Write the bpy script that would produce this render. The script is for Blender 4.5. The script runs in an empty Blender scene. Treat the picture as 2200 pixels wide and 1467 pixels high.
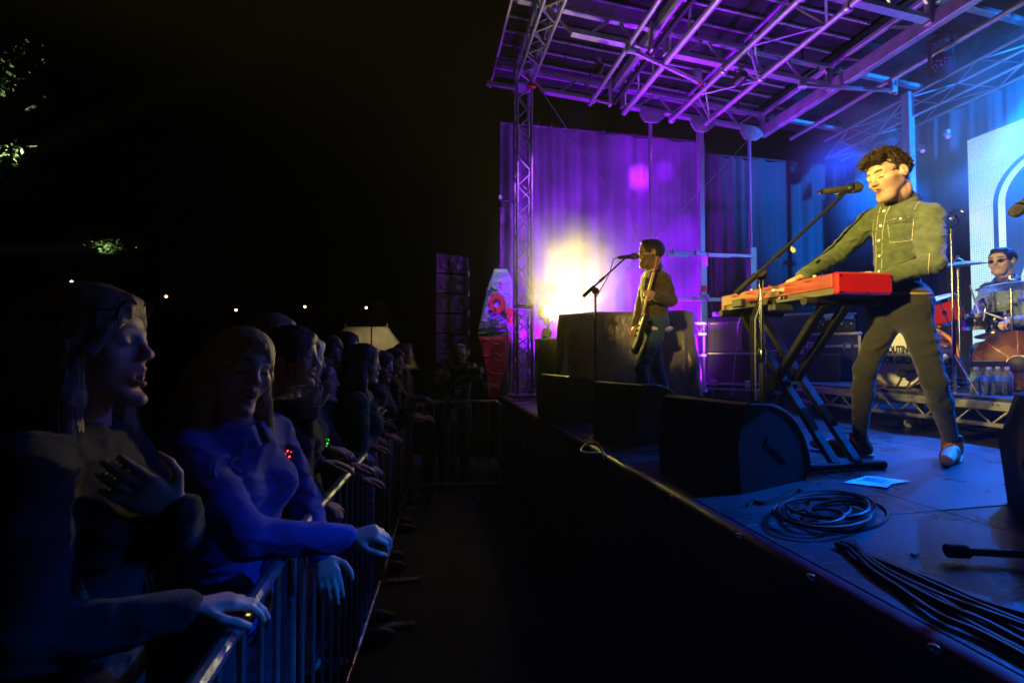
import bpy, math, random
import numpy as np
from mathutils import Vector, Matrix
from mathutils.bvhtree import BVHTree
R_ = math.radians
scene = bpy.context.scene
COL = scene.collection
random.seed(7); RNG = np.random.default_rng(7)

# ------------------------------------------------------------------ camera
F_PX, CX, CY = 978.0, 1100.0, 733.5          # 16 mm on full frame, photo is 2200 px wide
YAW, PITCH, CAMZ = R_(10.9), R_(1.55), 1.65
_F = Vector((math.sin(YAW)*math.cos(PITCH), math.cos(YAW)*math.cos(PITCH), math.sin(PITCH)))
_R = Vector((math.cos(YAW), -math.sin(YAW), 0))
_U = _R.cross(_F)
CAM = Vector((0, 0, CAMZ))
cam_d = bpy.data.cameras.new('camera'); cam = bpy.data.objects.new('camera', cam_d); COL.objects.link(cam)
cam_d.sensor_width = 36; cam_d.lens = 36*F_PX/2200; cam_d.clip_end = 500; cam_d.clip_start = 0.02
cam.matrix_world = Matrix(((_R.x, _U.x, -_F.x, CAM.x), (_R.y, _U.y, -_F.y, CAM.y), (_R.z, _U.z, -_F.z, CAM.z), (0, 0, 0, 1)))
cam_d.dof.use_dof = True; cam_d.dof.focus_distance = 2.9; cam_d.dof.aperture_fstop = 3.5
scene.camera = cam
# ------------------------------------------------------------------ night sky, exposure
world = bpy.data.worlds.new('World'); scene.world = world; world.use_nodes = True
wn = world.node_tree.nodes; wl = world.node_tree.links
bg = wn['Background']; sky = wn.new('ShaderNodeTexSky'); sky.sky_type = 'NISHITA'; sky.sun_disc = False
sky.sun_elevation = R_(-9); sky.sun_rotation = R_(200)
wl.new(sky.outputs[0], bg.inputs[0]); bg.inputs[1].default_value = 0.003
scene.view_settings.view_transform = 'Standard'; scene.view_settings.look = 'None'
scene.view_settings.exposure = 0.0; scene.view_settings.gamma = 1.0
scene.cycles.use_denoising = True
scene.cycles.max_bounces = 6; scene.cycles.volume_bounces = 0; scene.cycles.transparent_max_bounces = 12
scene.cycles.sample_clamp_indirect = 4.0; scene.cycles.sample_clamp_direct = 30.0
scene.cycles.caustics_reflective = False; scene.cycles.caustics_refractive = False

STAGE = 1.05                                  # stage deck height
def ray(px, py):
    return (_R*(px-CX) - _U*(py-CY) + _F*F_PX).normalized()
def at(px, py, D):                            # point at forward distance D
    d = ray(px, py); return CAM + d*(D/d.dot(_F))
def on_z(px, py, z):
    d = ray(px, py); return CAM + d*((z-CAM.z)/d.z)
def on_x(px, py, x):
    d = ray(px, py); return CAM + d*((x-CAM.x)/d.x)
def on_y(px, py, y):
    d = ray(px, py); return CAM + d*((y-CAM.y)/d.y)

# ------------------------------------------------------------------ materials
MATS = {}
def mat(name, col=(.5, .5, .5), rough=.6, metal=0., var=.15, scale=8., bump=0., bscale=60., emit=None, estr=0., spec=.5, trans=0., coat=0., ior=1.45, attr=False, sheen=0., anis=0.):
    if name in MATS: return MATS[name]
    m = bpy.data.materials.new(name); m.use_nodes = True
    n = m.node_tree.nodes; l = m.node_tree.links; b = n['Principled BSDF']
    b.inputs['Roughness'].default_value = rough; b.inputs['Metallic'].default_value = metal
    b.inputs['Specular IOR Level'].default_value = spec; b.inputs['IOR'].default_value = ior
    b.inputs['Transmission Weight'].default_value = trans; b.inputs['Coat Weight'].default_value = coat
    b.inputs['Sheen Weight'].default_value = sheen; b.inputs['Anisotropic'].default_value = anis
    tc = n.new('ShaderNodeTexCoord')
    nz = n.new('ShaderNodeTexNoise'); nz.inputs['Scale'].default_value = scale; nz.inputs['Detail'].default_value = 5
    l.new(tc.outputs['Object'], nz.inputs['Vector'])
    mr = n.new('ShaderNodeMapRange'); mr.inputs[1].default_value = .3; mr.inputs[2].default_value = .7
    mr.inputs[3].default_value = 1-var; mr.inputs[4].default_value = 1+var
    l.new(nz.outputs['Fac'], mr.inputs[0])
    mx = n.new('ShaderNodeVectorMath'); mx.operation = 'SCALE'
    if attr:
        at_ = n.new('ShaderNodeAttribute'); at_.attribute_name = 'Col'; l.new(at_.outputs['Color'], mx.inputs[0])
    else: mx.inputs[0].default_value = col
    l.new(mr.outputs[0], mx.inputs['Scale']); l.new(mx.outputs[0], b.inputs['Base Color'])
    r2 = n.new('ShaderNodeMapRange'); r2.inputs[3].default_value = max(.02, rough-.12*(rough > .15)); r2.inputs[4].default_value = min(1, rough+.12*(rough > .15))
    l.new(nz.outputs['Fac'], r2.inputs[0]); l.new(r2.outputs[0], b.inputs['Roughness'])
    if bump:
        nb = n.new('ShaderNodeTexNoise'); nb.inputs['Scale'].default_value = bscale; nb.inputs['Detail'].default_value = 4
        l.new(tc.outputs['Object'], nb.inputs['Vector'])
        bp = n.new('ShaderNodeBump'); bp.inputs['Strength'].default_value = bump; bp.inputs['Distance'].default_value = .01
        l.new(nb.outputs['Fac'], bp.inputs['Height']); l.new(bp.outputs[0], b.inputs['Normal'])
    if emit:
        b.inputs['Emission Color'].default_value = (*emit, 1); b.inputs['Emission Strength'].default_value = estr
    MATS[name] = m; return m

alu = mat('aluminium', (.62, .62, .64), .38, .9, .12, 14, .08, 120)
alu_dull = mat('aluminium_dull', (.45, .45, .47), .5, .75, .2, 6, .1, 90)
steel = mat('chrome', (.75, .75, .76), .12, 1., .05)
galv = mat('galvanised', (.5, .52, .53), .3, .85, .25, 20, .1, 80)
black_metal = mat('black_metal', (.018, .018, .02), .42, .2, .3, 30, .05, 200)
black_plastic = mat('black_plastic', (.02, .02, .022), .5, 0, .25, 20, .15, 300)
rubber = mat('rubber', (.015, .015, .015), .7, 0, .2)
wedge_m = mat('wedge_paint', (.004, .004, .0045), .7, 0, .25, 12, .35, 240, spec=.12)
drape_m = mat('black_drape', (.016, .016, .022), .8, 0, .25, 3, .1, 90, sheen=.3)
white_p = mat('white_paint', (.75, .75, .74), .45, 0, .08, 10)
caster_m = mat('caster_wheel', (.62, .6, .55), .5, 0, .15, 20)

# ------------------------------------------------------------------ objects
INV = {}
def reg(o, M=None):
    INV[o.name] = (M or Matrix()).inverted()
    return o
def tag(o, label, cat, group=None, kind=None):
    if label: o['label'] = label
    if cat: o['category'] = cat
    if group: o['group'] = group
    if kind: o['kind'] = kind
    return o
def thing(name, label, cat, loc=(0, 0, 0), rz=0., group=None):
    o = bpy.data.objects.new(name, None); COL.objects.link(o); o.empty_display_size = .1
    M = Matrix.Translation(Vector(loc)) @ Matrix.Rotation(rz, 4, 'Z'); o.matrix_world = M
    reg(o, M); tag(o, label, cat, group); return o
def adopt(o, parent, world=True):
    if parent is not None:
        o.parent = parent
        if world: o.matrix_parent_inverse = INV[parent.name]
        INV[o.name] = Matrix()
    else: INV[o.name] = Matrix()
    return o
def mesh_obj(name, verts, faces, m, parent=None, world=True, smooth=True, base=None):
    me = bpy.data.meshes.new(name)
    if base is not None:
        base = Vector(base); verts = np.asarray(verts, float)-np.array(base)
    me.from_pydata([tuple(map(float, v)) for v in verts] if not isinstance(verts, list) else verts, [], faces if isinstance(faces, list) else faces.tolist())
    me.update()
    if smooth:
        me.polygons.foreach_set('use_smooth', [True]*len(me.polygons))
        if smooth == 'auto': me.set_sharp_from_angle(angle=R_(35))
    me.materials.append(m)
    o = bpy.data.objects.new(name, me); COL.objects.link(o)
    adopt(o, parent, world)
    if base is not None and parent is None:
        o.location = base; INV[o.name] = Matrix.Translation(-base)
    return o
def basis(d, up=None):
    d = Vector(d).normalized()
    up = Vector(up) if up is not None else (Vector((0, 0, 1)) if abs(d.z) < .95 else Vector((1, 0, 0)))
    x = up.cross(d)
    if x.length < 1e-5: x = Vector((1, 0, 0)).cross(d)
    x.normalize(); return x, d.cross(x), d
def rotz(a): return Matrix.Rotation(a, 3, 'Z')

class MB:
    def __init__(s): s.v = []; s.f = []
    def add(s, vs, fs):
        o = len(s.v); s.v += [tuple(v) for v in vs]; s.f += [tuple(i+o for i in f) for f in fs]; return s
    def box(s, c, size, rot=None, ch=0.):
        c = Vector(c); hx, hy, hz = (q/2 for q in size); vs = []; fs = []
        if ch <= 0:
            vs = [Vector((sx*hx, sy*hy, sz*hz)) for sx in (-1, 1) for sy in (-1, 1) for sz in (-1, 1)]
            fs = [(0, 1, 3, 2), (4, 6, 7, 5), (0, 4, 5, 1), (2, 3, 7, 6), (0, 2, 6, 4), (1, 5, 7, 3)]
        else:
            ch = min(ch, hx*.9, hy*.9, hz*.9); idx = {}
            for sx in (-1, 1):
                for sy in (-1, 1):
                    for sz in (-1, 1):
                        for a in range(3):
                            p = [sx*(hx-ch), sy*(hy-ch), sz*(hz-ch)]; p[a] = (sx*hx, sy*hy, sz*hz)[a]
                            idx[(sx, sy, sz, a)] = len(vs); vs.append(Vector(p))
            for a in range(3):
                b_, c_ = (a+1) % 3, (a+2) % 3
                for sa in (-1, 1):
                    q = []
                    for sb, sc in ((-1, -1), (1, -1), (1, 1), (-1, 1)):
                        k = [0, 0, 0]; k[a] = sa; k[b_] = sb; k[c_] = sc; q.append(idx[(*k, a)])
                    fs.append(tuple(q if sa > 0 else q[::-1]))
                for sb in (-1, 1):
                    for sc in (-1, 1):
                        q = []
                        for sa, ax in ((-1, b_), (1, b_), (1, c_), (-1, c_)):
                            k = [0, 0, 0]; k[a] = sa; k[b_] = sb; k[c_] = sc; q.append(idx[(*k, ax)])
                        fs.append(tuple(q if sb*sc < 0 else q[::-1]))
            for sx in (-1, 1):
                for sy in (-1, 1):
                    for sz in (-1, 1):
                        q = [idx[(sx, sy, sz, a)] for a in range(3)]
                        fs.append(tuple(q if sx*sy*sz > 0 else q[::-1]))
        if rot is not None: vs = [rot @ v for v in vs]
        return s.add([v+c for v in vs], fs)
    def tube(s, p0, p1, r, n=8, r2=None, cap=True):
        return s.path([p0, p1], [r, r if r2 is None else r2], n, cap)
    def path(s, pts, r, n=8, cap=True, closed=False):
        pts = [Vector(p) for p in pts]; m = len(pts)
        if not hasattr(r, '__len__'): r = [r]*m
        vs = []; fs = []; x = None
        for i, p in enumerate(pts):
            if closed: d = pts[(i+1) % m]-pts[i-1]
            else: d = pts[min(i+1, m-1)]-pts[max(i-1, 0)]
            if d.length < 1e-9: d = Vector((0, 0, 1))
            d.normalize()
            if x is None: x, y, _ = basis(d)
            else:
                x = x-d*x.dot(d)
                if x.length < 1e-6: x, y, _ = basis(d)
                x.normalize(); y = d.cross(x)
            for k in range(n):
                a = 2*math.pi*k/n; vs.append(p+(x*math.cos(a)+y*math.sin(a))*r[i])
        for i in range(m if closed else m-1):
            j = (i+1) % m
            for k in range(n):
                k2 = (k+1) % n; fs.append((i*n+k, i*n+k2, j*n+k2, j*n+k))
        if cap and not closed:
            fs.append(tuple(range(n-1, -1, -1))); fs.append(tuple((m-1)*n+k for k in range(n)))
        return s.add(vs, fs)
    def lathe(s, prof, c=(0, 0, 0), axis=(0, 0, 1), n=20, cap=True):
        c = Vector(c); x, y, d = basis(axis); vs = []; fs = []
        for r, h in prof:
            for k in range(n):
                a = 2*math.pi*k/n; vs.append(c+d*h+(x*math.cos(a)+y*math.sin(a))*max(r, 1e-4))
        for i in range(len(prof)-1):
            for k in range(n):
                k2 = (k+1) % n; fs.append((i*n+k, i*n+k2, (i+1)*n+k2, (i+1)*n+k))
        if cap:
            fs.append(tuple(range(n-1, -1, -1))); fs.append(tuple((len(prof)-1)*n+k for k in range(n)))
        return s.add(vs, fs)
    def prism(s, poly, c, ex, ey, ez, t):        # polygon in (ex,ey), extruded +-t/2 along ez
        c = Vector(c); ex, ey, ez = Vector(ex), Vector(ey), Vector(ez); n = len(poly)
        vs = [c+ex*a+ey*b-ez*(t/2) for a, b in poly]+[c+ex*a+ey*b+ez*(t/2) for a, b in poly]
        fs = [tuple(range(n-1, -1, -1)), tuple(range(n, 2*n))]+[(i, (i+1) % n, n+(i+1) % n, n+i) for i in range(n)]
        return s.add(vs, fs)
    def ball(s, c, r, n=12, m=8, rot=None):
        r = Vector((r, r, r)) if not hasattr(r, '__len__') else Vector(r); c = Vector(c); vs = []; fs = []
        for i in range(m+1):
            t = math.pi*i/m
            for k in range(n):
                a = 2*math.pi*k/n
                p = Vector((r.x*math.sin(t)*math.cos(a), r.y*math.sin(t)*math.sin(a), r.z*math.cos(t)))
                vs.append(c+(rot @ p if rot is not None else p))
        for i in range(m):
            for k in range(n):
                k2 = (k+1) % n; fs.append((i*n+k, (i+1)*n+k, (i+1)*n+k2, i*n+k2))
        return s.add(vs, fs)
    def build(s, name, m, parent=None, world=True, smooth='auto', base=None):
        return mesh_obj(name, s.v, s.f, m, parent, world, smooth, base)

ROD = {}
def rod(parent, name, p0, p1, r, m, n=8):      # shares one unit cylinder per material
    key = (m.name, n)
    if key not in ROD:
        me_o = MB().tube((0, 0, 0), (0, 0, 1), 1, n)
        me = bpy.data.meshes.new('rod'); me.from_pydata(me_o.v, [], me_o.f); me.update()
        me.polygons.foreach_set('use_smooth', [True]*len(me.polygons)); me.set_sharp_from_angle(angle=R_(50))
        me.materials.append(m); ROD[key] = me
    p0, p1 = Vector(p0), Vector(p1); x, y, d = basis(p1-p0); L = (p1-p0).length
    o = bpy.data.objects.new(name, ROD[key]); COL.objects.link(o); adopt(o, parent)
    o.matrix_basis = Matrix(((x.x*r, y.x*r, d.x*L, p0.x), (x.y*r, y.y*r, d.y*L, p0.y), (x.z*r, y.z*r, d.z*L, p0.z), (0, 0, 0, 1)))
    return o
def bar(parent, name, p0, p1, w, h, m, ch=.004, up=None):   # rectangular section member
    p0, p1 = Vector(p0), Vector(p1); x, y, d = basis(p1-p0, up)
    rot = Matrix((x, y, d)).transposed()
    return MB().box((p0+p1)/2, (w, h, (p1-p0).length), rot, ch).build(name, m, parent)
def text_part(name, body, size, M, m, parent, sx=1., ext=.001, bold=0., align='CENTER'):
    cu = bpy.data.curves.new(name, 'FONT'); cu.body = body; cu.size = size; cu.extrude = ext; cu.offset = bold
    cu.align_x = align; cu.align_y = 'CENTER'; cu.materials.append(m)
    tmp = bpy.data.objects.new(name, cu); me = bpy.data.meshes.new_from_object(tmp); bpy.data.objects.remove(tmp)
    o = bpy.data.objects.new(name, me); COL.objects.link(o); adopt(o, parent)
    o.matrix_basis = M @ Matrix.Diagonal((sx, 1, 1, 1)); return o
def frame_m(c, ex, ey):                        # matrix with x=ex, y=ey, z=normal
    ex = Vector(ex).normalized(); ez = ex.cross(Vector(ey)).normalized(); ey = ez.cross(ex); c = Vector(c)
    return Matrix(((ex.x, ey.x, ez.x, c.x), (ex.y, ey.y, ez.y, c.y), (ex.z, ey.z, ez.z, c.z), (0, 0, 0, 1)))

def spot(parent, loc, target, col, power, deg, blend=.3, rad=.05):
    ld = bpy.data.lights.new('beam', 'SPOT'); ld.energy = power; ld.color = col; ld.spot_size = R_(deg); ld.spot_blend = blend; ld.shadow_soft_size = rad
    o = bpy.data.objects.new('beam', ld); COL.objects.link(o); adopt(o, parent)
    o.matrix_basis = Matrix.Translation(Vector(loc)) @ (Vector(target)-Vector(loc)).to_track_quat('-Z', 'Y').to_matrix().to_4x4()
    return o
def lamp(name, label, loc, target, col, power, deg, r=.1, L=.22, lens=40., hang=None, group=None, blend=.3, extra=(), srad=None):
    """a stage lantern: housing, lens, yoke and its own beam"""
    loc, target = Vector(loc), Vector(target); d = (target-loc).normalized(); x, y, _ = basis(d)
    t = thing(name, label, 'stage light', loc, 0, group)
    MB().lathe([(r*.45, -L), (r*.8, -L*.9), (r, -L*.45), (r, 0), (r*1.04, .012), (r*.93, .012), (r*.92, -.012)], loc, d, 18, cap=False).lathe([(r*.45, -L), (0, -L-.004)], loc, d, 18, False).build('housing', black_metal, t)
    MB().lathe([(r*.92, -.006), (r*.6, .004), (0, .008)], loc, d, 18, False).build('lens', mat('lens_'+name+str(len(MATS)), (.06, .06, .07), .2, emit=col, estr=lens), t)
    h = Vector((0, 0, 1)) if hang is None else Vector(hang)
    b = -d*(L*.45)
    MB().path([loc+b+x*(r+.012), loc+b+x*(r+.012)+h*(r*1.25), loc+b-x*(r+.012)+h*(r*1.25), loc+b-x*(r+.012)], .009, 6).build('yoke', black_metal, t)
    MB().box(loc+b+h*(r*1.25+.03), (.05, .05, .06), None, .006).build('clamp', alu_dull, t)
    spot(t, loc+d*.03, target, col, power, deg, blend, srad or r*.6)
    for tg, p, dg, c2 in extra: spot(t, loc+d*.035, tg, c2, p, dg, blend, r*.5)
    return t
# ================================================================== setting
ground_m = mat('ground_grass', (.028, .035, .016), .9, 0, .5, 3, .6, 40)
g = mesh_obj('ground', [(-150, -150, 0), (150, -150, 0), (150, 150, 0), (-150, 150, 0)], [(0, 1, 2, 3)], ground_m, smooth=False); g['kind'] = 'structure'
XE, YF, XB = 1.08, 6.5, 7.2                    # stage front edge, far end, upstage end
Y0 = -2.4
# stage deck: plywood sheets with open joints
deck_m = mat('deck_ply', (.05, .05, .056), .3, 0, .35, 5, .25, 130, spec=.5)
def add_scuffs(m):                             # fine scratches and weave on the deck sheets
    n = m.node_tree.nodes; l = m.node_tree.links; b = n['Principled BSDF']
    tc = n.new('ShaderNodeTexCoord'); mp = n.new('ShaderNodeMapping'); mp.inputs['Scale'].default_value = (3, 40, 1); mp.inputs['Rotation'].default_value = (0, 0, .5)
    nz = n.new('ShaderNodeTexNoise'); nz.inputs['Scale'].default_value = 4; nz.inputs['Detail'].default_value = 8
    l.new(tc.outputs['Object'], mp.inputs[0]); l.new(mp.outputs[0], nz.inputs['Vector'])
    r = n.new('ShaderNodeMapRange'); r.inputs[1].default_value = .62; r.inputs[2].default_value = .72; r.inputs[3].default_value = 0; r.inputs[4].default_value = .35
    l.new(nz.outputs['Fac'], r.inputs[0])
    old = b.inputs['Roughness'].links[0].from_socket; ad = n.new('ShaderNodeMath'); ad.operation = 'ADD'
    l.new(old, ad.inputs[0]); l.new(r.outputs[0], ad.inputs[1]); l.new(ad.outputs[0], b.inputs['Roughness'])
add_scuffs(deck_m)
fl = thing('stage_floor', None, None, (XE, YF, 0)); fl['kind'] = 'structure'
MB().box(((XE+XB)/2+.01, (Y0+YF)/2, STAGE-.045), (XB-XE-.04, YF-Y0-.02, .04)).build('subframe', black_metal, fl)
xs = [XE+.02, 1.95, 3.15, 4.35, 5.55, 6.75, XB]; ys = [Y0, -1.0, 1.42, 3.84, 6.26, YF]
for i in range(len(xs)-1):
    for j in range(len(ys)-1):
        a, b_, c, d = xs[i]+.0025, xs[i+1]-.0025, ys[j]+.0025, ys[j+1]-.0025
        MB().box(((a+b_)/2, (c+d)/2, STAGE-.011+random.uniform(-.0008, .0008)), (b_-a, d-c, .022), None, .002).build('panel', deck_m, fl)
# front skirt: maroon vinyl over a rounded nosing
skirt_m = mat('skirt_vinyl', (.06, .01, .03), .45, 0, .35, 2.2, .2, 30)
vs, fs = [], []
prof = [(XE+.02, STAGE-.003), (XE, STAGE-.003), (XE-.022, STAGE-.012), (XE-.03, STAGE-.035), (XE-.026, STAGE-.09), (XE-.02, STAGE-.2), (XE-.01, .5), (XE, .0)]
ny = 160
for i in range(ny+1):
    y = Y0+(YF-Y0)*i/ny
    for k, (x, z) in enumerate(prof):
        w = max(0, k-3)/4; vs.append((x-.018*w*math.sin(y*9+math.sin(y*3.1))-.01*w*math.sin(y*23), y, z))
for i in range(ny):
    for k in range(len(prof)-1):
        a = i*len(prof)+k; fs.append((a, a+1, a+len(prof)+1, a+len(prof)))
sk = thing('stage_skirt', 'dark maroon vinyl skirt hanging along the front edge of the stage', 'skirt', (XE, 2, 0))
mesh_obj('sheet', vs, fs, skirt_m, sk)
for px, py in ((1590, 1121), (1745, 1198), (2010, 1338), (1446, 1047), (1300, 967)):
    p = on_x(px, py, XE-.02); MB().ball((XE-.024, p.y, STAGE-.02), (.012, .016, .012), 10, 6).build('stud', steel, sk)

# ------------------------------------------------------------------ roof
roof = thing('stage_roof', 'aluminium canopy roof of dark panels, purlins and lattice beams over the stage', 'roof', (3, 3, 5.2))
def zb(x): return 5.52-.069*(x-1.7)
panel_m = mat('roof_panel', (.012, .012, .015), .3, .1, .3, 3, .12, 14)
purlin_m = mat('purlin_alu', (.7, .7, .7), .3, .85, .1, 10)
X0, X1 = .98, 7.1
ysp = [7.0-.272*i for i in range(27)]
for i in range(len(ysp)-1):
    for xa, xb_ in ((X0, 2.86), (2.9, 5.4), (5.46, X1)):
        c = Vector(((xa+xb_)/2, (ysp[i]+ysp[i+1])/2, zb((xa+xb_)/2)+.47)); L = xb_-xa
        rot = Matrix.Rotation(math.atan(.069), 3, 'Y')
        if ysp[i] > .6: MB().box(c, (L, .262, .02), rot, .003).build('panel', panel_m, roof)
for i, y in enumerate(ysp[1:]):
    if y < 2.5: continue
    for xa, xb_ in ((X0+.02, 2.8), (2.96, 5.36)):
        bar(roof, 'purlin', (xa, y, zb(xa)+.43), (xb_, y, zb(xb_)+.43), .028, .03, purlin_m, .003, (0, 0, 1))
for y in (6.4, 5.15, 3.9, 2.65):
    zt = .26
    for xa, xb_ in ((X0+.08, 2.78), (3.0, 5.42), (5.5, 6.9)):
        bar(roof, 'top_chord', (xa, y, zb(xa)+zt), (xb_, y, zb(xb_)+zt), .05, .075, alu, .004, (0, 1, 0))
    for xa, xb_ in ((1.72, 2.52), (2.98, 5.32)):
        bar(roof, 'bottom_chord', (xa, y, zb(xa)), (xb_, y, zb(xb_)), .06, .085, alu, .004, (0, 1, 0))
    zig = [(1.42, .24), (1.72, 0), None, (1.95, .02), (2.2, .24), None, (2.35, .24), (2.52, .02), None]
    for s in range(4):
        x = 3.2+.58*s; zig += [(x, .03), (x+.26, .23), None, (x+.36, .23), (x+.56, .03), None]
    prev = None
    for q in zig:
        if prev and q: bar(roof, 'brace', (prev[0], y, zb(prev[0])+prev[1]), (q[0], y, zb(q[0])+q[1]), .03, .03, alu, .003)
        prev = q
    # folding joint plates at the spine
    for x, dx in ((2.74, .03), (2.93, .03)):
        MB().box((x, y-.03, zb(x)+.12), (dx, .09, .36), None, .006).build('joint_plate', white_p if x < 2.8 else alu, roof)
    bar(roof, 'brace', (2.52, y-.01, zb(2.5)+.0), (2.72, y-.01, zb(2.7)-.02), .04, .03, alu, .003)
    MB().box((5.37, y, zb(5.3)+.12), (.07, .07, .36), None, .006).build('end_plate', alu_dull, roof)
    for x in (3.35, 4.3, 4.9): MB().box((x, y-.05, zb(x)+.34), (.02, .02, .18)).build('hanger', black_metal, roof)
yn, yf = 0.4, 6.45
for x, dz, r in ((2.44, -.05, .032), (2.99, -.09, .042)):
    rod(roof, 'long_tube', (x, yn, zb(x)+dz), (x, yf, zb(x)+dz), r, alu_dull, 12)
bar(roof, 'spine', (2.83, yn, zb(2.83)+.28), (2.83, yf, zb(2.83)+.28), .09, .13, alu_dull, .006, (0, 0, 1))
bar(roof, 'spine', (2.83, yn, zb(2.83)+.04), (2.83, yf, zb(2.83)+.04), .05, .07, black_metal, .006, (0, 0, 1))
for y in np.arange(3.2, 6.3, .42):
    bar(roof, 'brace', (2.88, y, zb(2.9)+.22), (2.97, y+.2, zb(2.97)-.04), .025, .025, alu, .003)
bar(roof, 'rear_beam', (5.42, yn, zb(5.4)+.0), (5.42, yf, zb(5.4)+.0), .10, .17, alu_dull, .006, (0, 0, 1))
bar(roof, 'rear_beam', (5.42, yn, zb(5.4)+.3), (5.42, yf, zb(5.4)+.3), .06, .06, alu_dull, .006, (0, 0, 1))
for y in np.arange(2.9, 6.3, .6): bar(roof, 'brace', (5.42, y, zb(5.4)+.07), (5.42, y+.28, zb(5.4)+.28), .035, .03, alu, .003)
rod(roof, 'long_tube', (5.95, yn, zb(5.9)-.02), (5.95, yf, zb(5.9)-.02), .03, alu_dull, 12)
bar(roof, 'eave', (X0, yn, zb(X0)+.3), (X0, 6.9, zb(X0)+.3), .03, .2, alu_dull, .004, (0, 0, 1))
# swivel arms that carry the lighting truss
for (x, y) in ((2.45, 5.15), (4.9, 5.15)):
    x2 = x+1.05; a = Vector((x, y-.05, zb(x)-.1)); b_ = Vector((x2, y+.18*(1 if x < 4 else -2), zb(x2)-.16))
    bar(roof, 'swivel_arm', a, b_, .035, .045, alu, .004, (0, 0, 1))
    MB().box(a+Vector((0, 0, .02)), (.12, .07, .13), None, .02).build('bracket', alu, roof)
    MB().box(b_+Vector((.02, 0, .07)), (.1, .06, .2), None, .012).build('bracket', alu, roof)
    MB().ball(b_+Vector((.03, -.03, -.05)), .022, 8, 6).build('red_knob', mat('red_plastic', (.6, .02, .02), .35), roof)
MB().box((1.5, 6.3, zb(1.5)-.02), (.12, .05, .06), None, .01).build('red_knob', MATS['red_plastic'], roof)
bar(roof, 'outrigger', (.86, 6.42, zb(.9)-.02), (1.32, 6.42, zb(1.3)-.02), .05, .06, alu, .004)

# lighting bars: two tubes with lattice, hung under the beams
lt = thing('lighting_truss', 'pair of purple-lit tubes joined by lattice, hung under the roof beams', 'truss', (4, 4, 5.3))
def zl(x): return zb(x)-.085
rod(lt, 'chord', (3.77, .4, zl(3.77)), (3.77, 6.45, zl(3.77)), .034, alu_dull, 12)
rod(lt, 'chord', (4.32, .4, zl(4.32)), (4.32, 6.45, zl(4.32)), .034, alu_dull, 12)
rod(lt, 'chord', (4.05, .4, zl(4)+.42), (4.05, 6.45, zl(4)+.42), .024, alu_dull, 10)
ya = 2.6
k = 0
while ya < 6.2:
    a, b_ = (3.77, 4.32) if k % 2 == 0 else (4.32, 3.77)
    rod(lt, 'brace', (a, ya, zl(a)), (b_, ya+.52, zl(b_)), .013, alu)
    rod(lt, 'brace', (a, ya, zl(a)), (4.05, ya+.26, zl(4)+.4), .013, alu)
    rod(lt, 'brace', (b_, ya+.52, zl(b_)), (4.05, ya+.26, zl(4)+.4), .013, alu)
    ya += .52; k += 1
for y in (6.4, 5.15, 3.9):
    for x in (3.77, 4.32): MB().lathe([(.05, -.03), (.055, -.02), (.055, .02), (.05, .03)], (x, y, zl(x)), (0, 1, 0), 12).build('clamp', alu, lt)

# ------------------------------------------------------------------ tower and front roof truss
def box_truss(t, p0, p1, w, rc, pitch, m, side=(1, 0, 0), rb=.011):
    p0, p1 = Vector(p0), Vector(p1); d = (p1-p0).normalized(); s = Vector(side); s = (s-d*s.dot(d)).normalized(); q = d.cross(s)
    L = (p1-p0).length; cs = [(s*a+q*b)*(w/2) for a, b in ((-1, -1), (1, -1), (1, 1), (-1, 1))]
    for c in cs: rod(t, 'chord', p0+c, p1+c, rc, m, 12)
    n = max(2, int(round(L/pitch)))
    for k in range(n):
        for e in range(4):
            a, b = cs[e], cs[(e+1) % 4]
            if (k+e) % 2: a, b = b, a
            rod(t, 'brace', p0+a+d*(L*k/n), p0+b+d*(L*(k+1)/n), rb, m, 6)
TX, TY = 1.40, 6.42
tow = thing('truss_tower', 'silver box-truss tower at the far front corner of the stage', 'truss tower', (TX, TY, STAGE))
box_truss(tow, (TX, TY, STAGE+.03), (TX, TY, 2.28), .21, .022, .17, alu)
box_truss(tow, (TX, TY, 2.36), (TX, TY, 5.52), .21, .022, .215, alu)
for z in (2.30, 2.34, 5.54): MB().box((TX, TY, z), (.27, .27, .022), None, .004).build('joint_plate', alu_dull, tow)
MB().box((TX, TY, STAGE+.012), (.45, .45, .02), None, .004).build('base_plate', alu_dull, tow)
MB().tube((TX-.23, TY+.02, STAGE), (TX-.23, TY+.02, 2.0), .018, 8).build('guard_pole', mat('cream_pole', (.6, .56, .4), .5), tow)
ft = thing('roof_front_truss', 'silver box truss running overhead along the front edge of the roof', 'truss', (TX, 3, 5.7))
box_truss(ft, (TX, TY+.1, 5.68), (TX, .3, 5.68), .23, .024, .2, alu)

# ------------------------------------------------------------------ side frame with hydraulic posts
sf = thing('roof_support', 'upright hydraulic posts with cross rails at the far side of the stage', 'roof support', (4.3, 6.42, STAGE))
Yp = 6.42
for px, pw, zlow in ((1398, .05, 2.2), (1505, .085, 1.9), (1611, .05, 3.35)):
    p = on_y(px, 400, Yp); x = p.x
    rod(sf, 'post', (x, Yp, STAGE), (x, Yp, zb(x)-.05), pw/2+.005, alu, 14) if pw < .06 else bar(sf, 'post', (x, Yp, STAGE), (x, Yp, zb(x)-.05), pw, pw, alu, .006)
    bar(sf, 'sleeve', (x+.003, Yp-.002, STAGE), (x+.003, Yp-.002, zlow+1.15 if px == 1505 else zlow), .115, .115, alu, .008)
    MB().prism([(-.2, .0), (.2, -.01), (.2, -.1), (.08, -.19), (-.12, -.19), (-.2, -.08)], (x, Yp-.06, zb(x)-.02), (1, 0, 0), (0, 0, 1), (0, 1, 0), .03).build('gusset', alu, sf)
p2 = on_y(1505, 400, Yp).x
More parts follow.
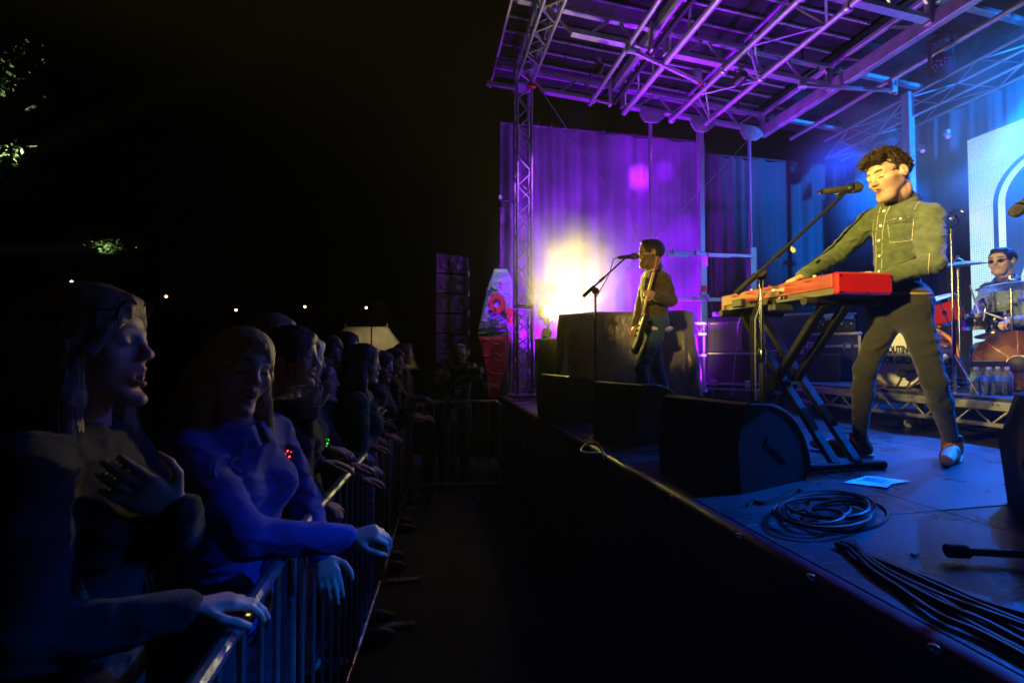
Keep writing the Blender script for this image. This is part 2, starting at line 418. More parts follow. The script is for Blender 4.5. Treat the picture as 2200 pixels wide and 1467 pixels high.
MB().box((p2, Yp-.065, 3.12), (.13, .02, .22), None, .006).build('clamp_plate', white_p, sf)
MB().box((p2, Yp-.065, 2.66), (.07, .02, .09), None, .003).build('warning_label', MATS['red_plastic'], sf)
bar(sf, 'rail', on_y(1385, 541, Yp-.06), on_y(1618, 551, Yp-.06), .05, .05, alu, .005, (0, 0, 1))
bar(sf, 'rail', on_y(1385, 640, Yp-.06), on_y(1580, 645, Yp-.06), .06, .06, alu, .005, (0, 0, 1))
for a, b_ in ((1432, 1478), (1520, 1568)):
    bar(sf, 'rail_sleeve', on_y(a, 548, Yp-.09), on_y(b_, 550, Yp-.09), .05, .06, alu, .005, (0, 0, 1))
for px, py in ((1447, 541), (1496, 541), (1520, 640), (1492, 640)): MB().box(on_y(px, py, Yp-.1), (.03, .04, .11), None, .004).build('latch', galv, sf)
gc1 = tag(MB().tube(on_y(1157, 186, 6.3), on_y(1378, 512, 6.3), .006, 6).build('guy_cable', galv), 'thin steel cable running down from the truss tower top to the guitarist', 'cable', 'guy cables')
gc2 = tag(MB().tube(on_y(1612, 296, 6.28), on_y(1316, 612, 6.28), .006, 6).build('guy_cable', galv), 'thin steel cable slanting up to the rightmost thin post', 'cable', 'guy cables')

# ------------------------------------------------------------------ drapes
def drape(name, label, p0, p1, z0, z1, m, nfold, amp, seed, nz=24):
    p0, p1 = Vector((*p0, 0)), Vector((*p1, 0)); d = p1-p0; L = d.length; nrm = Vector((-d.y, d.x, 0)).normalized()
    n = int(nfold*8); vs = []; rr = random.Random(seed)
    ph = [rr.uniform(0, 6.28) for _ in range(6)]
    for j in range(nz+1):
        v = j/nz
        for i in range(n+1):
            u = i/n; w = u*nfold*6.283
            o = amp*(math.sin(w+ph[0]+.9*math.sin(u*7+ph[1]))*(.55+.45*math.sin(u*11+ph[2]))+.5*math.sin(w*.37+ph[3]+.6*v)+.25*math.sin(w*2.3+ph[4]+v*1.5))
            p = p0+d*u+nrm*o*(.5+.5*min(1, (1-v)*4+.3)); z = z0+(z1-z0)*v+.02*math.sin(w*.5+ph[5])*(v > .99)
            vs.append((p.x, p.y, z))
    fs = [(j*(n+1)+i, j*(n+1)+i+1, (j+1)*(n+1)+i+1, (j+1)*(n+1)+i) for j in range(nz) for i in range(n)]
    t = thing(name, label, 'drape', (p0+p1)/2+Vector((0, 0, z0)))
    mesh_obj('cloth', vs, fs, m, t)
    rod(t, 'hanging_bar', (p0.x, p0.y, z1+.02), (p1.x, p1.y, z1+.02), .02, black_metal)
    return t
scrim_m = mat('side_scrim', (.16, .15, .18), .5, 0, .5, 1.3, .4, 9, spec=.5, sheen=.3)
sc = drape('side_curtain', 'tall purple-lit side curtain hanging in folds behind the truss tower', (1.16, 7.0), (4.75, 7.0), .35, 5.28, scrim_m, 11, .03, 3)
for x in np.arange(1.75, 2.9, .22): MB().path([(x, 6.97, 5.2), (x, 6.9, 5.28), (x+.02, 6.93, 5.33)], .008, 6).build('hook', steel, sc)
drape('corner_drape', 'dark drape in the shadowed far corner behind the amplifiers', (4.8, 7.05), (7.25, 7.05), STAGE, 5.1, drape_m, 11, .05, 5)
drape('back_drape', 'dark blue-lit drape across the back of the stage beside the video screen', (7.25, 7.0), (7.25, Y0), STAGE, 5.05, drape_m, 40, .05, 8)

# ------------------------------------------------------------------ LED wall
XS = 6.9
def led_material():
    m = bpy.data.materials.new('led_image'); m.use_nodes = True; n = m.node_tree.nodes; l = m.node_tree.links; b = n['Principled BSDF']
    b.inputs['Base Color'].default_value = (.02, .02, .02, 1); b.inputs['Roughness'].default_value = .5
    tc = n.new('ShaderNodeTexCoord'); sp = n.new('ShaderNodeSeparateXYZ'); l.new(tc.outputs['Object'], sp.inputs[0])
    def M(op, a, b_=None, c=None):
        q = n.new('ShaderNodeMath'); q.operation = op
        for i, v in enumerate((a, b_, c)):
            if v is None: continue
            if isinstance(v, (int, float)): q.inputs[i].default_value = v
            else: l.new(v, q.inputs[i])
        return q.outputs[0]
    Y, Z = sp.outputs['Y'], sp.outputs['Z']
    pl = on_x(2153, 480, XS-.06); ptop = on_x(2200, 352, XS-.06)
    wide, tall, rad = 1.5, 1.35, .5
    cy, cz = pl.y-wide, ptop.z+.10-tall
    ax = M('MAXIMUM', M('SUBTRACT', M('ABSOLUTE', M('SUBTRACT', Y, cy)), wide-rad), 0.)
    az = M('MAXIMUM', M('SUBTRACT', M('ABSOLUTE', M('SUBTRACT', Z, cz)), tall-rad), 0.)
    d = M('SUBTRACT', M('SQRT', M('ADD', M('MULTIPLY', ax, ax), M('MULTIPLY', az, az))), rad)   # rounded frame
    inside = M('LESS_THAN', d, .085); stroke = M('LESS_THAN', M('ABSOLUTE', d), .035)
    pk = on_x(2188, 600, XS-.06)                                                               # slanted white stroke of the lettering
    sl = M('SUBTRACT', M('SUBTRACT', pk.y, Y), M('MULTIPLY', M('SUBTRACT', Z, pk.z-.1), .32))
    wedge = M('MULTIPLY', M('MULTIPLY', M('GREATER_THAN', sl, -.02), M('LESS_THAN', sl, .5)), M('GREATER_THAN', Z, pk.z-.12))
    wedge = M('MULTIPLY', wedge, M('LESS_THAN', Z, pk.z+1.3))
    white = M('MAXIMUM', M('MAXIMUM', stroke, M('SUBTRACT', 1., inside)), M('MULTIPLY', wedge, M('LESS_THAN', d, -.1)))
    nz = n.new('ShaderNodeTexNoise'); nz.inputs['Scale'].default_value = 2.2; nz.inputs['Detail'].default_value = 2; l.new(tc.outputs['Object'], nz.inputs['Vector'])
    # diode rows and columns
    gz = M('GREATER_THAN', M('FRACT', M('MULTIPLY', Z, 42.)), .34); gy = M('GREATER_THAN', M('FRACT', M('MULTIPLY', Y, 42.)), .2)
    grid = M('ADD', M('MULTIPLY', M('MULTIPLY', gz, gy), .5), .55)
    mc = n.new('ShaderNodeMix'); mc.data_type = 'RGBA'; l.new(white, mc.inputs[0])
    mc.inputs[6].default_value = (.01, .1, .42, 1)
    m2 = n.new('ShaderNodeMix'); m2.data_type = 'RGBA'; l.new(nz.outputs['Fac'], m2.inputs[0]); m2.inputs[6].default_value = (.3, .85, 1., 1); m2.inputs[7].default_value = (.85, 1, 1, 1)
    l.new(m2.outputs[2], mc.inputs[7])
    l.new(mc.outputs[2], b.inputs['Emission Color'])
    st = M('ADD', M('MULTIPLY', stroke, .25), 1.)
    l.new(M('MULTIPLY', M('MULTIPLY', grid, st), 1.15), b.inputs['Emission Strength'])
    return m
led = thing('video_screen', 'bright white and cyan video screen behind the drummer', 'screen', (XS, 2.5, 1.4))
ptl = on_x(2086, 303, XS); zt = ptl.z; yl = ptl.y; zbm = 1.62
led_m = led_material()
tw = .5
nyt = 4; nzt = int(round((zt-zbm)/tw)); th = (zt-zbm)/nzt
for i in range(nyt):
    for j in range(nzt):
        y = yl-tw*(i+.5); z = zbm+th*(j+.5)
        o = mesh_obj('tile', [(XS-.06, y+tw/2-.0008, z-th/2+.0008), (XS-.06, y-tw/2+.0008, z-th/2+.0008), (XS-.06, y-tw/2+.0008, z+th/2-.0008), (XS-.06, y+tw/2-.0008, z+th/2-.0008),
                              (XS-.02, y+tw/2-.0008, z-th/2+.0008), (XS-.02, y-tw/2+.0008, z-th/2+.0008), (XS-.02, y-tw/2+.0008, z+th/2-.0008), (XS-.02, y+tw/2-.0008, z+th/2-.0008)],
                     [(0, 1, 2, 3), (4, 7, 6, 5), (0, 4, 5, 1), (1, 5, 6, 2), (2, 6, 7, 3), (3, 7, 4, 0)], led_m, led, smooth=False)
        o.data.materials.append(black_metal)
        for k in range(1, 6): o.data.polygons[k].material_index = 1
MB().box((XS+.05, yl-nyt*tw/2, (zt+zbm)/2), (.1, nyt*tw, zt-zbm), None, .01).build('cabinet', black_metal, led)
for i in range(2): MB().box((XS+.0, yl-.4-i*1.2, (zbm+STAGE)/2), (.08, .08, zbm-STAGE), None, .005).build('leg', black_metal, led)

# ------------------------------------------------------------------ rear truss and column
rt = thing('rear_truss', 'thin lattice truss high at the back of the stage above the screen', 'truss', (6.6, 3.5, 4.9))
RX, RZ = 6.62, 5.0
box_truss(rt, (RX, 6.3, RZ), (RX, .4, RZ), .3, .018, .42, alu_dull, rb=.009)
rc = thing('rear_column', 'blue-lit upright column behind the singing keyboard player', 'column', (6.45, 5, STAGE))
cb = on_x(1955, 440, 6.45)
bar(rc, 'post', (6.45, cb.y, STAGE), (6.45, cb.y, zb(6.4)), .11, .09, alu, .006)
bar(rc, 'sleeve', (6.45, cb.y, STAGE), (6.45, cb.y, 3.35), .15, .13, alu, .006)
for k in (3.38, 3.62): MB().box((6.45, cb.y, k), (.17, .15, .03), None, .004).build('collar', alu_dull, rc)

# ================================================================== lights
BLUE, PURP, YEL = (.0, .13, 1.), (.28, .0, 1.), (1., .79, .2)
def lamp_stand(t, loc, z0):
    loc = Vector(loc); rod(t, 'stand_pole', (loc.x, loc.y, z0), (loc.x, loc.y, loc.z-.08), .018, black_metal)
    for a in (0, 2.1, 4.2): rod(t, 'stand_leg', (loc.x, loc.y, z0+.45), (loc.x+.4*math.cos(a), loc.y+.4*math.sin(a), z0+.012), .012, black_metal)
# blinder at the far wing that flares at the camera
bl = at(1178, 668, 6.35); b2 = at(1206, 618, 6.42)
tgt = Vector((3.0, 1.6, 2.3))
lp = lamp('blinder_light', 'glaring yellow blinder lamp pair shining beside the truss tower', bl, tgt, (1, .72, .12), 1000, 60, .1, .16, 130, hang=(0, 0, -1), blend=.8)
d_ = (tgt-b2).normalized()
MB().lathe([(.1, 0), (.104, .012), (.06, -.14), (0, -.15)], b2, d_, 18, False).build('housing', black_metal, lp)
MB().lathe([(.094, .006), (.05, .012), (0, .014)], b2, d_, 18, False).build('lens', [m for k, m in MATS.items() if k.startswith('lens_blinder')][0], lp)
spot(lp, b2+d_*.03, tgt, (1, .72, .12), 1000, 60, .8, .06); lamp_stand(lp, bl, STAGE)
for q_ in (bl, b2): spot(lp, q_+d_*.1, q_+Vector((.3, -1, .5)), (1, .86, .12), 450, 138, .6, .05)
# purple floor wash below it
pz = at(1176, 713, 6.5)
lamp('floor_par', 'small purple floor lamp below the yellow blinder', pz, (2.6, 6.98, 3.4), PURP, 110, 95, .07, .12, 25, hang=(0, 0, -1), blend=.7)
lamp('floor_par', 'purple floor lamp before the flight case, aimed up at the roof', (3.35, 4.95, STAGE+.13), (3.1, 5.7, 5.4), PURP, 1900, 100, .07, .12, 8, hang=(0, 0, -1), blend=.7)
lamp('roof_par', 'purple floor lamp hidden behind the covered table, aimed up the side curtain', (2.15, 6.44, STAGE+.13), (1.95, 7.0, 3.3), PURP, 2400, 95, .07, .14, 15, blend=.6)
lamp('roof_par', 'purple floor lamp behind the guitar amplifier, aimed up the side curtain', (3.6, 6.44, STAGE+.13), (3.5, 7.0, 3.3), PURP, 3600, 95, .07, .14, 10, blend=.6)
lamp('roof_par', 'purple lamp on the lighting truss aimed at the middle of the side curtain', (3.77, 4.9, 5.0), on_y(1375, 380, 7.0), (.5, .02, 1.), 900, 14, .07, .14, 15, blend=.9, extra=[(on_y(1430, 370, 7.0), 300, 12, PURP)])
lamp('roof_par', 'added violet lamp under the roof, brightening the upper part of the truss tower', (2.1, 5.3, 5.15), (TX, TY, 3.6), (.4, .08, 1.), 420, 42, .06, .12, .3, blend=.6)  # extra lamp, added only to make the tower brighter
# blue back wash on the rear truss
for i, (y, tx, ty, pw, dg, lab) in enumerate(((5.3, 3.0, 4.0, 1500, 80, 'leftmost blue wash lamp on the thin rear truss'), (3.6, 3.0, 2.4, 2800, 80, 'middle blue wash lamp on the thin rear truss'), (1.9, 2.0, 1.0, 6500, 80, 'rightmost blue wash lamp on the thin rear truss'))):
    lamp('wash_light', lab, (RX-.05, y, RZ-.32), (tx+1.2, ty, STAGE), BLUE, pw, 46, .09, .2, .08, group='blue wash lamps on the rear truss', blend=.6)
# blue lamp sweeping over the front rows of the crowd
lamp('wash_light', 'blue lamp at the far end of the rear truss aimed out at the crowd', (RX-.1, 5.7, RZ-.3), (-.5, 2.3, 1.5), (.0, .06, 1.), 500, 30, .09, .2, .2, group='blue wash lamps on the rear truss', blend=.8)
lamp('wash_light', 'added blue lamp out of view, lighting the smoke under the roof', (RX-.15, .9, 4.3), (6.95, 5.0, 4.6), (.0, .19, 1.), 15000, 46, .09, .2, .5, group='blue wash lamps on the rear truss', blend=.7)  # unseen lamp, added to make the smoke under the roof glow blue
# small LED pars low on the back wall
for px, py, lab in ((1982, 325, 'small violet lamp right of the rear column'), (2037, 294, 'small violet lamp near the top left corner of the video screen')):
    q = on_x(px, py, 6.7); lamp('led_par', lab, q, q+Vector((-1, -1.2, -.3)), (.4, .15, 1.), 6, 50, .03, .07, 1.5)
# moving head hanging from the rear truss
mh = at(2022, 142, 5.3)
t = thing('moving_head', 'round dark moving-head lamp hanging below the rear roof panels', 'stage light', mh)
MB().ball(mh, (.13, .13, .15), 16, 10).build('head', mat('mh_body', (.008, .008, .014), .65, 0, .2, spec=.1), t)
for i in range(19):
    a = i*2.4; r = .02*math.sqrt(i); dd = Vector((-.7, -.6, -.4)).normalized(); x_, y_, _ = basis(dd)
    MB().ball(mh+dd*(.125*math.sqrt(max(.1, 1-(r/.14)**2)))+x_*r*math.cos(a)+y_*r*math.sin(a), .011, 6, 4).build('lens', mat('mh_lens', (.01, .01, .04), .5, emit=(.2, .1, 1.), estr=.25), t)
MB().box(mh+Vector((0, 0, .28)), (.2, .2, .1), None, .02).build('base', black_plastic, t)
MB().path([mh+Vector((.16, 0, 0)), mh+Vector((.16, 0, .24)), mh+Vector((-.16, 0, .24)), mh+Vector((-.16, 0, 0))], .02, 8).build('yoke', black_plastic, t)
# yellow key lamps out front (stand at the sound position, left of and behind the camera)
KP = Vector((-2.9, .55, 3.05))
kl = lamp('key_light', 'yellow front lamp on a tall stand out in the audience, lighting the keyboard player', KP, at(1905, 480, 2.5), YEL, 3400, 25, .12, .3, .3, blend=1.)
lamp_stand(kl, KP, 0)
KP2 = Vector((-1.7, -1.6, 3.2))
kl = lamp('key_light', 'yellow front lamp on a tall stand out in the audience, lighting the guitarist', KP2, at(1400, 640, 4.5), (1, .68, .2), 1000, 9, .12, .3, .3, blend=.5)
lamp_stand(kl, KP2, 0)
KP3 = Vector((-2.1, -1.1, 3.5))
kl = lamp('key_light', 'pale front lamp on a tall stand out in the audience, lighting the drum kit', KP3, at(2165, 730, 4.0), (1, .68, .48), 1700, 9, .12, .3, .3, blend=.7)
lamp_stand(kl, KP3, 0)
# ================================================================== instruments and gear
def caster(t, p, r=.05):
    p = Vector(p)
    MB().lathe([(r*.5, -.018), (r*.95, -.016), (r, -.008), (r, .008), (r*.95, .016), (r*.5, .018)], p+Vector((0, 0, r)), (1, .2, 0), 16).build('wheel', caster_m, t)
    MB().box(p+Vector((0, 0, r*1.5)), (.05, .03, r*1.3), None, .006).build('fork', galv, t)

# ---- keyboard
red_m = mat('red_lacquer', (.62, .012, .02), .32, 0, .05, 6, .05, 200, coat=.3)
kb_grey = mat('keyboard_back', (.3, .05, .035), .45, .05, .12, 12)
kb_dark = mat('keyboard_bottom', (.03, .03, .03), .6, 0, .2)
kA = at(1797, 583, 2.22)                                   # near audience-side top corner of the red end block
kz = kA.z
kN = Vector((kA.x, kA.y, kz-.055)); kFar = on_z(1566, 632, kz); kax = Vector((kFar.x-kA.x, kFar.y-kA.y, 0)); kL = .95; kax.normalize()
kex = Vector((kax.y, -kax.x, 0))                           # towards the player
kb = thing('keyboard', 'red stage keyboard with worn red end block on a black cross stand', 'keyboard', (kA.x, kA.y, kz-.11))
kH, kD = .11, .315
def kp(u, v, w): return kA+kax*u+kex*v+Vector((0, 0, w))     # along, towards player, up
krot = Matrix((kex, kax, Vector((0, 0, 1)))).transposed()
def kbox(name, u, v, w, su, sv, sw, m, ch=.004, par=None): return MB().box(kp(u, v, w), (sv, su, sw), krot, ch).build(name, m, par or kb)
kbox('end_block', .012, kD/2, -kH/2, .03, kD, kH, red_m, .01)
kbox('end_block', kL-.012, kD/2, -kH/2, .03, kD, kH, red_m, .01)
body = kbox('back_panel', kL/2, .012, -.04, kL-.056, .022, .07, kb_grey, .003)
kbox('lower_panel', kL/2, .02, -.092, kL-.056, .03, .034, mat('keyboard_lower', (.1, .085, .05), .55), .003)
kbox('bottom', kL/2, kD/2, -.098, kL-.056, kD-.04, .02, kb_dark, .003)
kbox('top_panel', kL/2, .075, -.008, kL-.056, .12, .014, red_m, .004)
kbox('key_bed', kL/2, .235, -.035, kL-.056, .15, .02, kb_dark, .003)
nk = 43; kw = (kL-.07)/nk
for i in range(nk): kbox('key', .035+kw*(i+.5), .237, -.02, kw-.0015, .14, .016, white_p, .002)
for i in range(nk-1):
    if i % 7 not in (2, 6): kbox('black_key', .035+kw*(i+1), .21, -.006, .011, .088, .012, black_plastic, .002)
for i in range(9): MB().lathe([(.009, 0), (.009, .012), (.007, .016)], kp(.2+.085*i, .06+.02*(i % 2), 0), (0, 0, 1), 12).build('knob', black_plastic if i % 3 else white_p, kb)
for u in (.18, .33, .5, .66, .82): kbox('hinge', u, -.001, -.02, .045, .008, .007, mat('hinge_red', (.3, .02, .02), .4), .002)
for u in (.02, .16, .296): MB().lathe([(.006, 0), (.005, .003)], kp(-.003, u, -.1), -kax, 8).build('screw', steel, kb)
for u in (.02, .3): MB().lathe([(.006, 0), (.005, .003)], kp(-.003, u, -.02), -kax, 8).build('screw', steel, kb)
for u, w in ((.34, -.085), (.37, -.085), (.6, -.08), (.63, -.08), (.75, -.08)): MB().lathe([(.01, 0), (.01, .012), (.006, .014)], kp(u, .004, w), -kex, 10).build('socket', black_metal, kb)
kbox('plug', .36, -.03, -.045, .018, .07, .016, white_p, .003)
kbox('power_brick', .42, .03, -.135, .06, .12, .04, kb_dark, .006)
kbox('junction_box', .74, -.012, -.075, .1, .035, .05, kb_dark, .006)
# cables hanging off the back
for k_, (u, col_) in enumerate(((.36, 'w'), (.40, 'b'), (.38, 'b'))):
    pts = [kp(u, -.06, -.05), kp(u+.02, -.1, -.06), kp(u+.1, -.1, -.2), kp(u+.16, -.06, -.5), kp(u+.2, -.03, -.8), kp(u+.16+.05*k_, .0, -kz+STAGE+.01), kp(u+.3, -.12+.04*k_, -kz+STAGE+.008)]
    tag(MB().path(pts, .0045, 6).build('instrument_cable', mat('cable_pale', (.3, .3, .3), .4) if col_ == 'w' else rubber), ('pale cable looping down', 'front black cable looping down', 'rear black cable looping down')[k_]+' from the back of the red keyboard', 'cable', 'cables behind the keyboard')
# ---- double cross stand
st = thing('keyboard_stand', 'black double cross stand under the red keyboard', 'stand', (kA.x+.2, kA.y+.5, STAGE))
sm = mat('stand_paint', (.006, .006, .0065), .65, 0, .3, 25, .05, 200, spec=.15)
zt_ = kz-kH-.035; hb = zt_-STAGE
def sp(u, v, z): q = kp(u, v, 0); return Vector((q.x, q.y, z))
u0, u1 = .14, .86
for v in (.06, .105, .19, .235):
    a, b_ = ((u0, u1) if v in (.06, .19) else (u1, u0))
    bar(st, 'leg', sp(a, v, zt_), sp(b_, v, STAGE+.03), .032, .05, sm, .004, kex)
for u in (u0, u1):
    rod(st, 'top_tube', sp(u, -.03, zt_+.015), sp(u, .36, zt_+.015), .019, sm, 12)
    rod(st, 'foot_tube', sp(u, -.03, STAGE+.022), sp(u, .36, STAGE+.022), .019, sm, 12)
    for v in (-.03, .36):
        for z in (zt_+.015, STAGE+.022): rod(st, 'end_cap', sp(u, v-.03, z), sp(u, v+.03, z), .022, rubber, 12)
rod(st, 'pivot_bolt', sp(.5, .02, STAGE+hb/2), sp(.5, .27, STAGE+hb/2), .014, steel, 10)
MB().lathe([(.05, -.012), (.05, .012)], sp(.5, .03, STAGE+hb/2), kex, 16).build('lock_disc', sm, st)

# ---- microphone stands
def boom_stand(name, label, base, ztop, tail, tip, legs=True, r=.0105, counter=True, chrome=True):
    base = Vector(base); t = thing(name, label, 'microphone stand', base)
    pm = steel if chrome else black_metal
    j = Vector((base.x, base.y, ztop))
    rod(t, 'lower_tube', base+Vector((0, 0, .03)), base+Vector((0, 0, (ztop-base.z)*.55)), r*1.35, black_metal, 12)
    rod(t, 'upper_tube', base+Vector((0, 0, (ztop-base.z)*.5)), j, r, pm, 12)
    MB().lathe([(r*1.5, 0), (r*2, .01), (r*2, .07), (r*1.5, .085)], base+Vector((0, 0, (ztop-base.z)*.55-.03)), (0, 0, 1), 14).build('height_clutch', pm, t)
    rod(t, 'boom', tail, tip, r*.85, black_metal, 12)
    d = (Vector(tip)-Vector(tail)).normalized()
    if counter: rod(t, 'counterweight', Vector(tail)-d*.01, Vector(tail)+d*.13, r*1.7, black_metal, 12)
    rod(t, 'boom_grip', Vector(tail).lerp(Vector(tip), .36), Vector(tail).lerp(Vector(tip), .47), r*1.35, black_metal, 12)
    MB().lathe([(.028, -.02), (.032, -.008), (.032, .008), (.028, .02)], j, basis(d)[0], 16).build('swivel', black_plastic, t)
    MB().lathe([(.01, 0), (.014, .01), (.014, .035)], j+basis(d)[0]*.02, basis(d)[0], 10).build('wing_knob', black_plastic, t)
    if legs:
        for a in (.4, 2.5, 4.6):
            e = base+Vector((.3*math.cos(a), .3*math.sin(a), .012)); rod(t, 'leg', base+Vector((0, 0, .1)), e, .008, black_metal); rod(t, 'rubber_foot', e-(e-base).normalized()*.04, e, .013, rubber)
    else: MB().lathe([(.13, 0), (.13, .012), (.03, .03), (.012, .05)], base, (0, 0, 1), 28).build('round_base', black_metal, t)
    return t
gun_m = mat('mic_body', (.12, .105, .07), .35, .5, .1, 20); grille_m = mat('mic_grille', (.07, .065, .05), .5, .6, .3, 300, .6, 900)
def microphone(name, label, tail, head, r=.017, body=gun_m, tailrod=True):
    tail, head = Vector(tail), Vector(head); d = (head-tail).normalized(); L = (head-tail).length
    t = thing(name, label, 'microphone', tail)
    MB().lathe([(r*.7, L*.12), (r*.82, L*.16), (r, L*.5), (r*1.02, L*.62), (r*.95, L*.66)], tail, d, 20).build('handle', body, t)
    MB().lathe([(r*1.0, L*.66), (r*1.42, L*.70), (r*1.5, L*.74)], tail, d, 20).build('collar', black_metal, t)
    MB().lathe([(r*1.53, L*.74), (r*1.55, L*.755), (r*1.53, L*.77)], tail, d, 20).build('band', steel, t)
    MB().lathe([(r*1.5, L*.77), (r*1.52, L*.88), (r*1.3, L*.96), (r*.7, L), (0, L*1.005)], tail, d, 20).build('grille', grille_m, t)
    MB().lathe([(r*.55, L*.05), (r*.75, L*.06), (r*.75, L*.12)], tail, d, 14).build('end_cap', black_metal, t)
    if tailrod: MB().tube(tail, tail+d*L*.06, r*.22, 8).build('aerial', steel, t)
    return t
sb_ = on_z(1635, 590, 2.13); sb_ = at(1635, 590, 2.58)
boom_stand('boom_stand', 'chrome microphone stand with black boom in front of the red keyboard', (sb_.x, sb_.y, STAGE), sb_.z, at(1585, 627, 2.55), at(1810, 420, 2.40), legs=False)
microphone('microphone', 'gold-lit handheld microphone held by the boom at the singer\'s mouth', at(1755, 413, 2.42), at(1853, 402, 2.38), .0175)
MB().lathe([(.018, -.02), (.022, 0), (.018, .02)], at(1808, 412, 2.4), at(1853, 402, 2.38)-at(1755, 413, 2.42), 14).build('mic_clip', black_plastic, bpy.data.objects['boom_stand'])
MB().prism([(0, 0), (.02, -.012), (.024, -.03), (.008, -.036), (-.006, -.02)], at(1700, 529, 2.45), _R, (0, 0, 1), _F, .003).build('plectrum', mat('ivory', (.75, .7, .45), .4), bpy.data.objects['boom_stand'])
gb = at(1279, 625, 4.15)
boom_stand('boom_stand', 'black microphone stand in front of the guitarist', (gb.x, gb.y, STAGE), gb.z, at(1255, 635, 4.15), at(1345, 553, 4.25), chrome=False)
microphone('microphone', 'black microphone at the guitarist\'s mouth', at(1325, 554, 4.25), at(1371, 550, 4.3), .02, black_metal)
gcab = [at(1325, 554, 4.25), at(1318, 557, 4.25), at(1313, 575, 4.24), at(1308, 590, 4.2), at(1300, 606, 4.18), at(1280, 640, 4.13), at(1276, 700, 4.12), at(1280, 800, 4.12)]
tag(MB().path(gcab, .005, 6).build('microphone_cable', rubber), 'black cable wound round the guitarist\'s microphone stand', 'cable')
# stand at the right frame edge: only its foot, and its microphone, reach into view
rs = at(2330, 1130, 1.5)
t = thing('boom_stand', 'black microphone stand at the right edge, its foot and microphone in view', 'microphone stand', (rs.x, rs.y, STAGE))
f0 = on_z(2045, 1183, STAGE+.03); f1 = on_z(2330, 1196, STAGE+.03)
rod(t, 'leg', f0, f1, .011, black_metal, 12); rod(t, 'rubber_foot', f0-(f1-f0).normalized()*.012, f0+(f1-f0).normalized()*.038, .019, rubber, 12)
rod(t, 'upper_tube', Vector((f1.x, f1.y, STAGE)), Vector((f1.x, f1.y, 2.0)), .012, black_metal, 12)
rod(t, 'boom', Vector((f1.x, f1.y, 2.0)), at(2290, 330, 1.75), .01, black_metal, 12)
microphone('microphone', 'olive-lit microphone tilted into view at the right edge before the video screen', at(2235, 400, 1.75), at(2176, 462, 1.75), .015, gun_m)

# ---- wedge monitors
def wedge(label, corner, yaw, w=.42, d=.5, h=.42, slot=True):
    """corner: floor point where back and near side meet; yaw: direction of the side (towards the baffle)"""
    t = thing('monitor_wedge', label, 'monitor speaker', corner, yaw, 'monitor wedges along the stage front')
    prof = [(0, .0), (-.02, h*.55), (.03, h*.98), (.05, h), (.12, h*.985)]+[(.12+(d-.12)*math.sin(a), h*.985-(h*.9)*(1-math.cos(a))) for a in np.linspace(.12, math.pi/2, 12)]+[(d, .04), (d-.03, 0)]
    MB().prism(prof, (0, w/2, 0), (1, 0, 0), (0, 0, 1), (0, 1, 0), w).build('cabinet', wedge_m, t, world=False)
    for s in (-.004, w+.004): 
        edge = [(p[0], s, p[1]) for p in prof[3:-2]]
        MB().path(edge, .006, 6).build('edge_trim', mat('wedge_edge', (.03, .03, .032), .3, 0, .1), t, world=False)
    if slot:
        MB().prism([(d*.32, h*.54), (d*.36, h*.6), (d*.68, h*.36), (d*.64, h*.26)], (0, -.003, 0), (1, 0, 0), (0, 0, 1), (0, 1, 0), .01).build('handle', wedge_m, t, world=False)
    g = [(x*1.0+.004, z+.006) for x, z in prof[5:-3]]
    vs = [(x, yy, z) for x, z in g for yy in (.03, w-.03)]
    mesh_obj('grille', vs, [(2*i, 2*i+1, 2*i+3, 2*i+2) for i in range(len(g)-1)], mat('grille_cloth', (.03, .03, .03), .7, .2, .5, 400, .8, 700), t, world=False)
    return t
wc = on_z(1594, 1062, STAGE); wedge('largest black monitor wedge, in front of the singing keyboard player', wc, .3, .46, .5, .385)
wb_ = at(1372, 915, 2.95); wedge('middle black monitor wedge, its top rim lit yellow', (wb_.x, wb_.y, STAGE), .35, .44, .5, .40, False)
wa = on_z(1213, 912, STAGE); wedge('farthest black monitor wedge, nearest the truss tower', wa, .2, .52, .5, .41)
we = on_z(2222, 1160, STAGE); t = wedge('black monitor wedge cut off by the right edge of the picture', we, -.9, .5, .45, .45, False)
# small riser speaker top lit at far left of the front line
MB_p = at(1143, 812, 4.3)

# ---- cables and papers on the deck
def floor_cable(pts, r, m, label, name='stage_cable', grp=None, lift=0.):
    P = [on_z(px, py, STAGE+r+lift) for px, py in pts]; out = []
    for i in range(len(P)-1):
        a = P[max(i-1, 0)]; b_ = P[i]; c = P[i+1]; d = P[min(i+2, len(P)-1)]
        for k in range(6):
            s = k/6; out.append(.5*((2*b_)+(c-a)*s+(2*a-5*b_+4*c-d)*s*s+(3*b_-a-3*c+d)*s**3))
    out.append(P[-1])
    return tag(MB().path(out, r, 6).build(name, m), label, 'cable', grp)
cab_m = mat('cable_black', (.007, .007, .008), .36, 0, .2)
names = ('upper edge', 'second from the top', 'third from the top', 'middle', 'fourth from the bottom', 'third from the bottom', 'second from the bottom', 'lower edge')
for i in range(8):
    o = i*9; rr = random.Random(i); j = lambda s: rr.uniform(-s, s)
    floor_cable([(1800+o*.5+j(12), 1168-o*.1), (1850+o*.3+j(10), 1190+o*.4), (1930+j(14), 1218+o*.75), (2030+j(14), 1255+o*1.05+j(6)), (2110+j(10), 1288+o*1.25+j(8)), (2240, 1335+o*1.5+j(8))], .008, cab_m,
                'black cable in the bundle leaving the stage front right, '+names[i], grp='cable bundle', lift=.004*(i % 3))
floor_cable([(1820, 1185), (1838, 1204), (1850, 1207), (1905, 1232), (2000, 1275), (2240, 1400)], .007, cab_m, 'single black cable with a bright metal plug end below the cable bundle')
